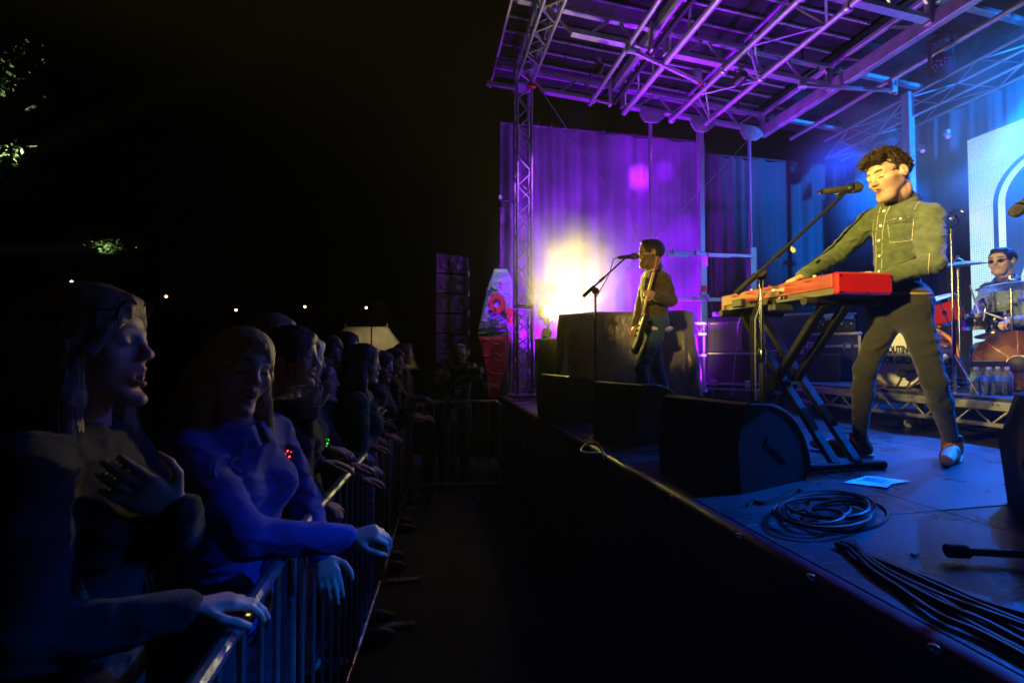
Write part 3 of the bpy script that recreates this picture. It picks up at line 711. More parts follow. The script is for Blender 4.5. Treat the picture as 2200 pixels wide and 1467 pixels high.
# coiled cable heap
coil = []
for k in range(620):
    a = k*.1; q = .78+.3*math.sin(k*.031)+.08*math.sin(k*.171); cx_, cy_ = 1780+34*math.sin(a*.13), 1098+9*math.sin(a*.21)
    coil.append(on_z(cx_+105*q*math.cos(a), cy_+32*q*math.sin(a), STAGE+.012+.028*(k/620)+.012*math.sin(a*.7)))
tag(MB().path(coil, .006, 6).build('coiled_cable', cab_m), 'heap of coiled black cable on the deck beside the largest wedge', 'cable')
floor_cable([(1605, 1085), (1618, 1076), (1640, 1080), (1680, 1068), (1700, 1058), (1712, 1052), (1722, 1056), (1735, 1078)], .007, cab_m, 'loose black cable end trailing from the coil to the wedge')
white_c = mat('white_cable', (.55, .55, .42), .4)
floor_cable([(1290, 972), (1262, 972), (1248, 966), (1262, 952), (1285, 955), (1300, 978)], .006, white_c, 'pale cable loop on the deck in front of the middle wedge')
paper_m = mat('paper', (.78, .77, .76), .7, 0, .06, 30)
q = [(1811, 1036), (1862, 1022), (1957, 1035), (1916, 1040), (1906, 1050), (1870, 1043)]
P = [on_z(a, b_, STAGE+.004) for a, b_ in q]
P[4].z += .006; P[3].z += .002; P[2].z += .003
mb = MB(); mb.add(P+[p+Vector((0, 0, .0012)) for p in P], [(0, 1, 2, 3, 5), (5, 3, 4), (10, 11, 9) if False else (11, 9, 10)[::1], (6, 11, 9, 8, 7)]); pap = mb.build('set_list', paper_m, smooth=False, base=P[0])
tag(pap, 'white sheet of paper lying curled on the deck by the singer\'s feet', 'paper')
ink = mat('faint_print', (.3, .32, .4), .7)
for k in range(7):
    u = .25+.08*k; a = P[1].lerp(P[2], .18+.02*k); b_ = P[0].lerp(P[5], .3)
    c = a.lerp(b_, u*.8); d = (P[2]-P[1]).normalized()
    MB().box(c+d*.03+Vector((0, 0, .0035)), (.09-.01*(k % 3), .006, .0006), rotz(math.atan2(d.y, d.x))).build('print_line', ink, pap)
for px, py, L_, lab in ((1966, 1190, .03, 'short black strip of tape on the deck near the stand foot'),):
    p = on_z(px, py, STAGE+.006); tag(MB().box(p, (L_, .012, .008), rotz(.2), .002).build('tape_strip', rubber), lab, 'tape')

# ---- drum riser
RXF, RZT = 3.82, STAGE+.30; RY0, RY1, RXB = .6, 4.12, 6.3
rs_ = thing('drum_riser', 'low aluminium lattice riser under the drum kit', 'riser', (RXF, 2.5, STAGE))
for i in range(3):
    for j in range(3):
        wx, wy = (RXB-RXF)/3, (RY1-RY0)/3
        MB().box((RXF+wx*(i+.5), RY0+wy*(j+.5), RZT-.012), (wx-.004, wy-.004, .024), None, .002).build('panel', deck_m, rs_)
rail_m = mat('riser_alu', (.5, .49, .45), .42, .8, .25, 10, .15, 60)
bar(rs_, 'top_rail', (RXF+.0, RY0, RZT-.055), (RXF+.0, RY1, RZT-.055), .05, .06, rail_m, .004, (0, 0, 1))
bar(rs_, 'bottom_rail', (RXF+.0, RY0, RZT-.185), (RXF+.0, RY1, RZT-.185), .04, .03, rail_m, .004, (0, 0, 1))
bar(rs_, 'top_rail', (RXF, RY1, RZT-.055), (RXB, RY1, RZT-.055), .05, .06, rail_m, .004, (0, 0, 1))
bar(rs_, 'bottom_rail', (RXF, RY1, RZT-.185), (RXB, RY1, RZT-.185), .04, .03, rail_m, .004, (0, 0, 1))
y = RY0+.08; k = 0
while y < RY1-.1:
    z0, z1 = (RZT-.17, RZT-.085) if k % 2 else (RZT-.085, RZT-.17)
    rod(rs_, 'brace', (RXF, y, z0), (RXF, y+.085, z1), .007, rail_m); y += .105; k += 1
for y in np.arange(RY0+.15, RY1, .55):
    for dx in (0, .03):
        MB().lathe([(.006, 0), (.005, .004)], (RXF-.026, y+dx, RZT-.045), (-1, 0, 0), 8).build('bolt', black_metal, rs_)
for x in (RXF+.12, RXB-.1):
    for y in (RY0+.1, RY0+1.25, RY0+2.4, RY1-.12):
        rod(rs_, 'leg', (x, y, STAGE), (x, y, RZT-.03), .02, black_metal); caster(rs_, (x-.05, y+.05, STAGE), .035)

# ---- drum kit
shell_m = mat('red_drum_shell', (.4, .02, .012), .12, .1, .15, 5, coat=.8)
hoop_m = mat('copper_hoop', (.62, .26, .12), .35, .3, .15, 12)
skin_m = mat('drum_head', (.78, .77, .74), .45, 0, .05, 14)
brass = mat('cymbal_bronze', (.72, .5, .26), .28, 1., .08, 5, .3, 60, anis=.6)
kit_blk = mat('dark_drum_shell', (.012, .014, .014), .18, .1, .2, coat=.5)
def drum(name, label, c, axis, r, depth, sm_, hoopm, head=skin_m, lugs=8, grp='drum kit'):
    c, axis = Vector(c), Vector(axis).normalized(); x, y, _ = basis(axis)
    t = thing(name, label, 'drum', c-Vector((0, 0, r)), 0, grp)
    MB().lathe([(r, -depth/2), (r, depth/2)], c, axis, 36, False).build('shell', sm_, t)
    for s in (-1, 1):
        MB().lathe([(r*.985, s*(depth/2-.002)), (0, s*(depth/2+.001))], c, axis, 36, False).build('head', head, t)
        MB().lathe([(r*1.0, s*(depth/2-.022)), (r*1.045, s*(depth/2-.022)), (r*1.045, s*(depth/2+.012)), (r*1.0, s*(depth/2+.012)), (r*1.0, s*(depth/2-.022))], c, axis, 36, False).build('hoop', hoopm, t)
    for k in range(lugs):
        a = 2*math.pi*(k+.5)/lugs; dd = x*math.cos(a)+y*math.sin(a)
        rod(t, 'tension_rod', c+dd*(r*1.03)-axis*(depth/2), c+dd*(r*1.03)+axis*(depth/2), .004, steel)
        MB().lathe([(.014, -.02), (.016, 0), (.014, .02)], c+dd*(r*1.01), axis, 8).build('lug', steel, t)
    return t
bx = Vector((-.97, -.25, 0)).normalized()
bc = at(1928, 771, 4.15); bc.z = RZT+.275
bass = drum('bass_drum', 'red bass drum whose white front head carries the band name', bc-bx*.2, bx, .275, .42, shell_m, hoop_m, lugs=10)
bh = bc+bx*.014; ex_ = Vector((0, 0, 1)).cross(bx).normalized()
blk_ink = mat('black_print', (.01, .01, .01), .6)
text_part('lettering', 'SCOUTING', .088, frame_m(bh+Vector((0, 0, .06)), ex_, (0, 0, 1)), blk_ink, bass, .55, .0008, .004)
text_part('lettering', 'FOR GIRLS', .088, frame_m(bh+Vector((0, 0, -.035)), ex_, (0, 0, 1)), blk_ink, bass, .55, .0008, .004)
for s in (-1, 1): rod(bass, 'spur', bc-bx*.1+ex_*s*.26-Vector((0, 0, .08)), Vector((bc.x+bx.x*.02+ex_.x*s*.38, bc.y+ex_.y*s*.38, RZT)), .007, steel)
km = at(1938, 800, 3.95)
t = thing('kick_microphone', 'black bulb-shaped microphone on a short stand before the bass drum', 'microphone', (km.x, km.y, RZT))
MB().ball(km, (.05, .04, .045), 16, 10).build('head', grille_m, t); MB().tube(km, km-ex_*-.09+Vector((0, 0, .02)), .017, 10).build('handle', black_metal, t)
MB().path([km-Vector((0, 0, .03)), km+Vector((0, .02, -.08)), Vector((km.x, km.y+.05, RZT+.012))], .008, 8).build('stalk', black_metal, t); MB().lathe([(.08, 0), (.07, .012), (.01, .02)], (km.x, km.y+.05, RZT), (0, 0, 1), 20).build('base', black_metal, t)
def up(px, py, D, ztop=None): return at(px, py, D)
tom = up(2020, 668, 4.3); drum('tom_drum', 'red rack tom tilted above the bass drum', tom, (-.35, .1, .93), .15, .22, shell_m, steel, lugs=6)
sn = up(2105, 690, 4.35); drum('snare_drum', 'dark green snare drum in front of the drummer', sn, (-.08, 0, 1), .17, .13, kit_blk, steel)
ftm = up(2160, 690, 4.0+.75); drum('floor_tom', 'small blue-lit drum right of the snare', ftm, (-.1, .05, 1), .15, .2, mat('blue_sparkle', (.05, .2, .45), .2, .4, .5, 200, coat=.5), steel, lugs=6)
def stick_stand(t, top, r=.0095, ang=0.):
    top = Vector(top); rod(t, 'stand_tube', (top.x, top.y, RZT+.1), top, r, steel, 12)
    rod(t, 'stand_sleeve', (top.x, top.y, RZT+.1), (top.x, top.y, RZT+.1+(top.z-RZT)*.5), r*1.4, steel, 12)
    for a in (ang, ang+2.1, ang+4.2): rod(t, 'stand_leg', (top.x, top.y, RZT+.3), (top.x+.22*math.cos(a), top.y+.22*math.sin(a), RZT+.01), .007, steel)
def cymbal(label, c, axis, r):
    c = Vector(c); t = thing('cymbal_stand', label, 'cymbal', (c.x, c.y, RZT), 0, 'cymbals')
    MB().lathe([(r, 0), (r*.8, .012), (r*.45, .028), (r*.22, .036), (r*.18, .05), (r*.1, .062), (.006, .066)], c, axis, 40, False).build('cymbal', brass, t)
    stick_stand(t, c+Vector((0, 0, -.01)), ang=r*9); MB().lathe([(.01, .06), (.012, .09)], c, axis, 8).build('wing_nut', steel, t); return t
cymbal('crash cymbal seen edge-on right of the singer\'s arm', at(2058, 571, 4.1), (-.08, -.04, 1), .2)
cymbal('cymbal on a chrome stand in front of the drummer at the right edge', at(2172, 616, 3.9), (.02, .06, 1), .22)
cymbal('low cymbal beside the snare drum', at(2135, 722, 4.2), (-.25, -.1, 1), .13)
# tall boom stand with round shock mount microphone
om = at(2047, 640, 3.55)
t = thing('overhead_stand', 'tall chrome stand with a round wire microphone mount right of the singer', 'microphone stand', (om.x, om.y, RZT))
tp = at(2043, 492, 3.55)
rod(t, 'stand_tube', (om.x, om.y, RZT), tp, .008, steel, 12); rod(t, 'stand_sleeve', (om.x, om.y, RZT), (om.x, om.y, RZT+.55), .013, steel, 12)
for a in (0, 2.1, 4.2): rod(t, 'stand_leg', (om.x, om.y, RZT+.3), (om.x+.28*math.cos(a), om.y+.28*math.sin(a), RZT+.01), .008, steel)
mm = at(2053, 462, 3.55)
MB().path([tp, at(2055, 484, 3.55), at(2060, 478, 3.55), mm], .006, 8).build('swivel', steel, t)
for k, (rr_, off) in enumerate(((.042, 0), (.042, .018), (.036, .034))):
    c = mm+_R*off*.6-_F*off*.2
    ring = [c+(_U*math.cos(a)+(_F*.8-_R*.4)*math.sin(a))*rr_ for a in np.linspace(0, 6.283, 28)[:-1]]
    MB().path(ring, .0028, 6, closed=True).build('wire_ring', steel, t)
MB().tube(mm-_R*.01, at(2034, 468, 3.55), .006, 8, .004).build('capsule', steel, t); MB().box(at(2035, 497, 3.55), (.04, .02, .03), rotz(.4), .004).build('grip', black_plastic, t)
# clip microphone on the snare
t = thing('snare_microphone', 'small chrome clip microphone with coiled neck on the snare drum', 'microphone', at(2113, 690, 4.15))
MB().path([at(2113, 690, 4.15), at(2116, 672, 4.15), at(2118, 655, 4.15), at(2112, 643, 4.15)], .008, 8).build('gooseneck', steel, t); MB().lathe([(.012, -.02), (.018, 0), (.018, .03), (.01, .04)], at(2110, 645, 4.15), (-.6, 0, -.8), 12).build('head', steel, t)
MB().path([at(2112, 643, 4.15), at(2122, 637, 4.15), at(2126, 650, 4.15), at(2122, 668, 4.15)], .003, 6).build('cable', rubber, t)
# hi-hat style hardware clutter: pedals
pd = at(2060, 808, 4.0)
t = thing('drum_pedal', 'chrome drum pedal hardware on the riser under the snare', 'pedal', (pd.x, pd.y, RZT))
MB().box((pd.x, pd.y, RZT+.02), (.3, .09, .012), rotz(.4), .003).build('base_plate', steel, t)
MB().box((pd.x, pd.y, RZT+.06), (.26, .07, .01), rotz(.4) @ Matrix.Rotation(.25, 3, 'Y'), .003).build('footboard', steel, t)
for s in (-1, 1): rod(t, 'post', (pd.x-.1, pd.y+s*.05, RZT+.02), (pd.x-.1, pd.y+s*.05, RZT+.2), .008, steel)
MB().path([(pd.x-.1, pd.y-.05, RZT+.2), (pd.x-.1, pd.y+.05, RZT+.2)], .008, 8).build('axle', steel, t); MB().ball((pd.x-.16, pd.y, RZT+.27), .03, 10, 8).build('beater', white_p, t); rod(t, 'beater_rod', (pd.x-.1, pd.y, RZT+.2), (pd.x-.16, pd.y, RZT+.27), .005, steel)
MB().path([(pd.x+.1*math.sin(k*.9)+.03*k/8, pd.y+.12*math.cos(k*.9), RZT+.03+.03*math.sin(k*1.7)) for k in range(26)], .007, 6).build('lead', mat('cable_pale', (.3, .3, .3), .4), t)
# copper ringed fan at the right edge
fc = at(2188, 782, 3.62); fd = (CAM-fc); fd.z = .35; fd.normalize(); fx, fy, _ = basis(fd); FR = .265
t = thing('ringed_fan', 'big round copper-coloured disc of concentric rings beside the drum kit', 'fan', (fc.x, fc.y, RZT))
cop = mat('copper_ring', (.8, .5, .36), .25, 1., .1, 8)
for k in range(26):
    r = FR*(1-k*.029); hgt = .035*(1-(r/FR)**2)
    ring = [fc+fd*hgt+(fx*math.cos(a)+fy*math.sin(a))*r for a in np.linspace(0, 6.283, 61)[:-1]]
    MB().path(ring, .0032, 5, closed=True).build('ring', cop, t)
MB().lathe([(FR, 0), (FR*.6, .016), (FR*.25, .03), (0, .034)], fc-fd*.012, fd, 40, False).build('plate', mat('copper_plate', (.45, .27, .2), .35, 1., .2, 6, anis=.6), t)
MB().lathe([(FR*.24, .02), (FR*.24, .05), (FR*.18, .06), (0, .062)], fc, fd, 24).build('hub', black_plastic, t)
for a in np.linspace(0, 6.283, 9)[:-1]: rod(t, 'spoke', fc+fd*.04+(fx*math.cos(a)+fy*math.sin(a))*FR*.2, fc+fd*.003+(fx*math.cos(a)+fy*math.sin(a))*FR, .004, cop)
MB().lathe([(.12, 0), (.1, .02), (.02, .03)], (fc.x-fd.x*.06, fc.y-fd.y*.06, RZT), (0, 0, 1), 20).build('foot', black_metal, t); rod(t, 'neck', (fc.x-fd.x*.06, fc.y-fd.y*.06, RZT), fc-fd*.03, .014, black_metal)
# black stage box behind the bottles, water bottles
bb = at(2122, 790, 3.55)
t = thing('stage_box', 'low black box with a slanted blue-lit top behind the water bottles', 'box', (bb.x, bb.y, RZT))
rzb = math.atan2(bb.y, bb.x); eb = Vector((math.cos(rzb), math.sin(rzb), 0)); ew = Vector((-eb.y, eb.x, 0)); hh = bb.z-RZT+.05
MB().prism([(-.09, 0), (-.09, hh-.045), (-.05, hh), (.09, hh), (.09, 0)], (bb.x, bb.y, RZT), eb, (0, 0, 1), ew, .2).build('case', black_plastic, t)
MB().box((bb.x, bb.y, RZT+hh+.003), (.12, .16, .006), rotz(rzb), .002).build('lid', mat('blue_grey_lid', (.2, .25, .3), .4), t)
water_m = mat('bottle_plastic', (.85, .95, 1.), .08, 0, .0, trans=.75, ior=1.33)
cap_m = mat('bottle_cap', (.5, .6, .75), .4); lab_m = mat('bottle_label', (.1, .3, .8), .4, 0, .3, 60)
bt = None
blabs = ('leftmost water bottle, standing apart on the riser edge', 'second water bottle from the left on the riser edge', 'third water bottle from the left, set slightly behind its neighbours', 'rightmost of the four water bottles on the riser edge')
for i, px in enumerate((2098, 2126, 2145, 2165)):
    p = on_z(px, 848-(3 if i == 2 else 0), RZT)
    if bt is None:
        t = thing('water_bottle', blabs[0], 'bottle', p, 0, 'water bottles on the riser')
        MB().lathe([(.0, .002), (.026, .0), (.031, .008), (.030, .02), (.032, .03), (.029, .045), (.032, .06), (.029, .075), (.031, .09), (.031, .135), (.028, .155), (.018, .175), (.0125, .182), (.0125, .19)], (0, 0, 0), (0, 0, 1), 20, False).build('body', water_m, t, world=False)
        MB().lathe([(.0315, .095), (.0318, .1), (.0318, .13), (.0315, .135)], (0, 0, 0), (0, 0, 1), 20, False).build('label', lab_m, t, world=False)
        MB().lathe([(.0145, .185), (.0145, .202), (.012, .204)], (0, 0, 0), (0, 0, 1), 16).build('cap', cap_m, t, world=False)
        bt = t
    else:
        c = bt.copy(); COL.objects.link(c); c['label'] = blabs[i]; c.matrix_world = Matrix.Translation(p) @ Matrix.Rotation(i*1.3, 4, 'Z')
        for ch in list(bt.children):
            d = ch.copy(); COL.objects.link(d); d.parent = c

# ---- amplifier stack, flight cases
case_blue = mat('case_laminate', (.03, .05, .13), .35, 0, .15, 20, .06, 200); case_blk = mat('case_black', (.025, .025, .028), .4, 0, .15, 20, .06, 200)
def flight_case(name, label, c, rz, w, d, h, m, wheels=True, latches=2, bandz=None, group=None):
    """c: floor centre of the front face; front looks along local -y"""
    t = thing(name, label, 'flight case', c, rz, group); z0 = .09 if wheels else .0
    MB().box((0, d/2, z0+h/2), (w-.012, d-.012, h-.012), None, .002).build('panel', m, t, world=False)
    for sx in (-1, 1):
        for yy in (0, d):
            MB().box((sx*(w/2-.012), yy+(.01 if yy == 0 else -.01), z0+h/2), (.03, .028, h), None, .004).build('corner_extrusion', alu, t, world=False)
    for z in [z0+.014, z0+h-.014]+([z0+bandz] if bandz else []):
        MB().box((0, .008, z), (w-.05, .02, .03), None, .003).build('edge_extrusion', alu, t, world=False)
        for sx in (-1, 1): MB().box((sx*(w/2-.01), d/2, z), (.024, d-.05, .028), None, .003).build('edge_extrusion', alu, t, world=False)
    for sx in (-1, 1):
        for z in (z0+.02, z0+h-.02): MB().ball((sx*(w/2-.01), .008, z), .026, 10, 8).build('ball_corner', alu, t, world=False)
    for k in range(latches):
        x = (k-(latches-1)/2)*w*.6
        MB().box((x, -.006, z0+(bandz or h*.3)), (.1, .016, .1), None, .012).build('latch', steel, t, world=False)
        MB().box((x, -.016, z0+(bandz or h*.3)), (.05, .012, .05), None, .006).build('latch_plate', galv, t, world=False)
    if wheels:
        for sx in (-1, 1):
            for yy in (.1, d-.1):
                MB().lathe([(.02, -.015), (.045, -.013), (.045, .013), (.02, .015)], (sx*(w/2-.1), yy, .045), (1, .3, 0), 14).build('wheel', rubber, t, world=False)
                MB().box((sx*(w/2-.1), yy, .075), (.05, .05, .03), None, .004).build('fork', galv, t, world=False)
    return t
def face_rz(p): return math.atan2(p.y, p.x)-math.pi/2
ap = at(1571, 851, 6.35); arz = face_rz(ap)+.05
flight_case('flight_case', 'black flight case with metal edges under the guitar amplifier', (ap.x, ap.y, STAGE), arz, .74, .5, .53, case_blk, bandz=.09)
amp = thing('guitar_amplifier', 'black guitar amplifier with silver grille cloth on the flight case', 'amplifier', (ap.x, ap.y, STAGE+.62), arz)
MB().box((.06, .2, .25), (.72, .4, .5), None, .015).build('cabinet', black_plastic, amp, world=False)
grl = mat('silver_grille', (.5, .48, .36), .5, .2, .2, 60, .9, 220)
MB().box((-.07, -.004, .22), (.44, .016, .42), None, .004).build('grille', grl, amp, world=False)
for i in range(14):
    MB().box((-.07-.2+.0308*i, -.014, .22), (.006, .008, .4), None, .001).build('grille_slat', mat('grille_dark', (.12, .115, .09), .5), amp, world=False)
MB().box((-.2, -.016, .405), (.12, .008, .026), None, .003).build('badge', steel, amp, world=False)
MB().box((-.02, .14, .54), (.42, .24, .07), None, .008).build('amp_head', mat('amp_head_grey', (.45, .43, .5), .4, .3), amp, world=False)
for i in range(6): MB().lathe([(.012, 0), (.01, .02)], (-.17+.055*i, .02, .545), (0, -1, 0), 10).build('knob', black_plastic, amp, world=False)
lead = [at(1592, 677, 6.0), at(1585, 700, 5.98), at(1583, 740, 5.98), at(1577, 790, 5.95), at(1572, 852, 5.9)]
tag(MB().path(lead, .006, 6).build('amplifier_cable', mat('cable_pale', (.3, .3, .3), .4)), 'pale cable dangling in front of the guitar amplifier', 'cable')
q = at(1702, 838, 5.75); flight_case('flight_case', 'tall blue flight case behind the left legs of the keyboard stand', (q.x, q.y, STAGE), face_rz(q), .62, .5, 1.02, case_blue, bandz=.5)
q = at(1785, 838, 5.35); flight_case('flight_case', 'blue rack flight case with butterfly latches left of the bass drum', (q.x, q.y, STAGE), face_rz(q), .58, .5, .76, case_blue, bandz=.6)
rk = thing('rack_mixer', 'rack unit with knobs and tangled leads on top of the rack case', 'rack unit', (q.x, q.y, STAGE+.86), face_rz(q))
MB().box((0, .22, .06), (.5, .36, .12), None, .008).build('chassis', case_blk, rk, world=False)
for i in range(10): MB().lathe([(.012, 0), (.01, .02)], (-.2+.045*i, .036, .06+.03*(i % 2)), (0, -1, 0), 10).build('knob', white_p if i % 2 else steel, rk, world=False)
MB().path([(.1+.13*math.sin(k*.8)+.03*math.sin(k*2.1), .1+.1*math.cos(k*.8), .14+.07*abs(math.sin(k*.5))) for k in range(40)], .008, 6).build('tangled_leads', mat('lead_blue', (.25, .35, .5), .35), rk, world=False)
MB().box((-.28, .06, -.25), (.03, .03, .24), None, .004).build('power_strip', white_p, rk, world=False)
q = at(1757, 832, 5.0); t = thing('bass_cabinet', 'plain dark speaker cabinet between the flight cases', 'speaker', (q.x, q.y, STAGE), face_rz(q))
MB().box((0, .18, .3), (.42, .36, .6), None, .01).build('cabinet', case_blk, t, world=False); MB().box((0, -.004, .3), (.38, .012, .55), None, .004).build('grille', mat('dark_blue_grille', (.02, .03, .06), .6, 0, .3, 300, .7, 500), t, world=False)
MB().prism([(-.03, .02), (.03, .02), (0, -.03)], (-.05, -.012, .53), (1, 0, 0), (0, 0, 1), (0, 1, 0), .006).build('badge', steel, t, world=False)
q = at(1176, 812, 6.1); flight_case('flight_case', 'narrow blue case standing below the glaring lamp', (q.x, q.y, STAGE), face_rz(q), .33, .4, .72, case_blue, latches=0)

# ---- tarpaulin-covered table
tp_m = mat('tarpaulin', (.33, .3, .26), .3, .2, .15, 4, 1., 16, spec=.7)
tc0 = at(1338, 800, 5.75); trz = face_rz(tc0)+.12; tcov = thing('covered_table', 'silver-black tarpaulin draped over a table behind the guitarist', 'tarpaulin', (tc0.x, tc0.y, STAGE), trz)
W_, D_, H_ = 1.62, .7, 1.08
vs, fs = [], []; nu, nv = 72, 40
per = []
for i in range(nu):
    a = 2*math.pi*i/nu; ca, sa = math.cos(a), math.sin(a); e = .28
    per.append((W_/2*abs(ca)**e*(1 if ca > 0 else -1), D_/2*abs(sa)**e*(1 if sa > 0 else -1)))
for j in range(nv+1):
    v = j/nv
    for i, (x, y) in enumerate(per):
        a = 2*math.pi*i/nu
        if v < .35:
            s = v/.35; z = H_+.05*math.sin(x*5+y*9*s)*s*.4+.06*math.exp(-((x-.3)**2+(y)**2)*4)*s+.05*(1-s)
            vs.append((x*s*.99, y*s*.99, z))
        else:
            s = (v-.35)/.65; fold = .05*s*math.sin(a*17+2*math.sin(a*5))+.035*s*math.sin(a*31+s*3)+.02*math.sin(s*14+a*9)*s
            vs.append((x*(1+.06*s)+fold*math.cos(a), y*(1+.1*s)+fold*math.sin(a)*1.2, H_*(1-s*.97)+.02*math.sin(a*13)*s))
for j in range(nv):
    for i in range(nu): i2 = (i+1) % nu; fs.append((j*nu+i, (j+1)*nu+i, (j+1)*nu+i2, j*nu+i2))
mesh_obj('tarp', vs, fs, tp_m, tcov, world=False)
for sx in (-1, 1):
    for sy in (-1, 1): MB().box((sx*.7, sy*.28, .5), (.05, .05, 1.0), None, .004).build('table_leg', alu_dull, tcov, world=False)
MB().box((0, 0, 1.03), (1.5, .62, .04), None, .004).build('table_top', black_metal, tcov, world=False)
# trolley right of it
tr = at(1493, 858, 6.05); trt = thing('equipment_trolley', 'metal trolley frame on white castors right of the covered table', 'trolley', (tr.x, tr.y, STAGE), face_rz(tr))
for x in (-.13, .12):
    for y in (0, .45): rod(trt, 'upright', trt.matrix_world @ Vector((x, y, .12)), trt.matrix_world @ Vector((x, y, 1.02)), .018, alu, 10)
for z in (.58, .86, 1.0): bar(trt, 'rail', trt.matrix_world @ Vector((-.15, -.02, z)), trt.matrix_world @ Vector((.15, -.02, z)), .04, .035, alu, .003)
for k in range(4): rod(trt, 'brace', trt.matrix_world @ Vector((-.14+.07*k, -.02, .88 if k % 2 else .98)), trt.matrix_world @ Vector((-.07+.07*k, -.02, .98 if k % 2 else .88)), .007, alu)
for x in (-.13, .12): caster(trt, trt.matrix_world @ Vector((x, 0, 0)), .062)
# ================================================================== people: implicit surfaces meshed with surface nets
def V(*a): return np.array(a, float)
def nv(v):
    v = np.asarray(v, float); return v/(np.linalg.norm(v)+1e-12)
class Sdf:
    def __init__(s, h): s.h = h; s.ops = []
    def _add(s, lo, hi, fn, k, mode='u'): s.ops.append((np.array(lo, float), np.array(hi, float), fn, k, mode)); return s
    def cone(s, a, b, ra, rb, k=.02, mode='u', flat=None, ff=1.):
        a, b = np.array(a, float), np.array(b, float); ba = b-a; L2 = max(ba@ba, 1e-9); n = None if flat is None else nv(flat)
        def fn(X, Y, Z):
            px, py, pz = X-a[0], Y-a[1], Z-a[2]
            t = np.clip((px*ba[0]+py*ba[1]+pz*ba[2])/L2, 0, 1)
            qx, qy, qz = px-t*ba[0], py-t*ba[1], pz-t*ba[2]
            d2 = qx*qx+qy*qy+qz*qz
            if n is not None:
                w = qx*n[0]+qy*n[1]+qz*n[2]; d2 = d2+(ff*ff-1)*w*w
            return np.sqrt(d2)-(ra+(rb-ra)*t)
        r = max(ra, rb)*max(1., 1/ff); return s._add(np.minimum(a, b)-r, np.maximum(a, b)+r, fn, k, mode)
    def ell(s, c, r, M=None, k=.02, mode='u'):
        c = np.array(c, float); r = np.array(r, float)*np.ones(3); M = np.eye(3) if M is None else np.asarray(M, float)   # columns = axes
        def fn(X, Y, Z):
            px, py, pz = X-c[0], Y-c[1], Z-c[2]; k0 = 0; k1 = 0
            for i in range(3):
                q = (px*M[0, i]+py*M[1, i]+pz*M[2, i])/r[i]; k0 = k0+q*q; k1 = k1+(q/r[i])**2
            k0 = np.sqrt(k0); return k0*(k0-1)/(np.sqrt(k1)+1e-9)
        R = r.max(); return s._add(c-R, c+R, fn, k, mode)
    def clip(s, p, n):                          # cut away what lies on the +n side of p, for everything added so far
        p, n = np.array(p, float), nv(n)
        return s._add(None, None, lambda X, Y, Z: (X-p[0])*n[0]+(Y-p[1])*n[1]+(Z-p[2])*n[2], 0, 'clip') if False else (s.ops.append((None, None, lambda X, Y, Z: (X-p[0])*n[0]+(Y-p[1])*n[1]+(Z-p[2])*n[2], 0, 'clip')) or s)
    def noise(s, fn): s.ops.append((None, None, fn, 0, 'noise')); return s
    def mesh(s):
        h = s.h; lo = np.min([o[0] for o in s.ops if o[4] == 'u'], 0)-3*h; hi = np.max([o[1] for o in s.ops if o[4] == 'u'], 0)+3*h
        n = np.ceil((hi-lo)/h).astype(int)+1
        ax = [lo[i]+h*np.arange(n[i]) for i in range(3)]; Fd = np.full(n, 1., np.float32)
        for a, b, fn, k, mode in s.ops:
            if a is None:
                X, Y, Z = ax[0][:, None, None], ax[1][None, :, None], ax[2][None, None, :]
                if mode == 'clip': np.maximum(Fd, fn(X, Y, Z), out=Fd)
                else:
                    m = np.argwhere(np.abs(Fd) < .04); P = lo+h*m
                    Fd[m[:, 0], m[:, 1], m[:, 2]] += fn(P)
                continue
            pad = k+4*h; i0 = np.maximum(np.floor((a-pad-lo)/h).astype(int), 0); i1 = np.minimum(np.ceil((b+pad-lo)/h).astype(int)+1, n)
            if (i1 <= i0).any(): continue
            sl = tuple(slice(i0[j], i1[j]) for j in range(3))
            d = fn(ax[0][sl[0]][:, None, None], ax[1][sl[1]][None, :, None], ax[2][sl[2]][None, None, :]).astype(np.float32)
            f = Fd[sl]; k = max(k, 1e-5)
            if mode == 'u':
                t = np.clip(.5+.5*(f-d)/k, 0, 1); Fd[sl] = f+(d-f)*t-k*t*(1-t)
            else:
                t = np.clip(.5-.5*(f+d)/k, 0, 1); Fd[sl] = f+(-d-f)*t+k*t*(1-t)
        return net(Fd, lo, h)
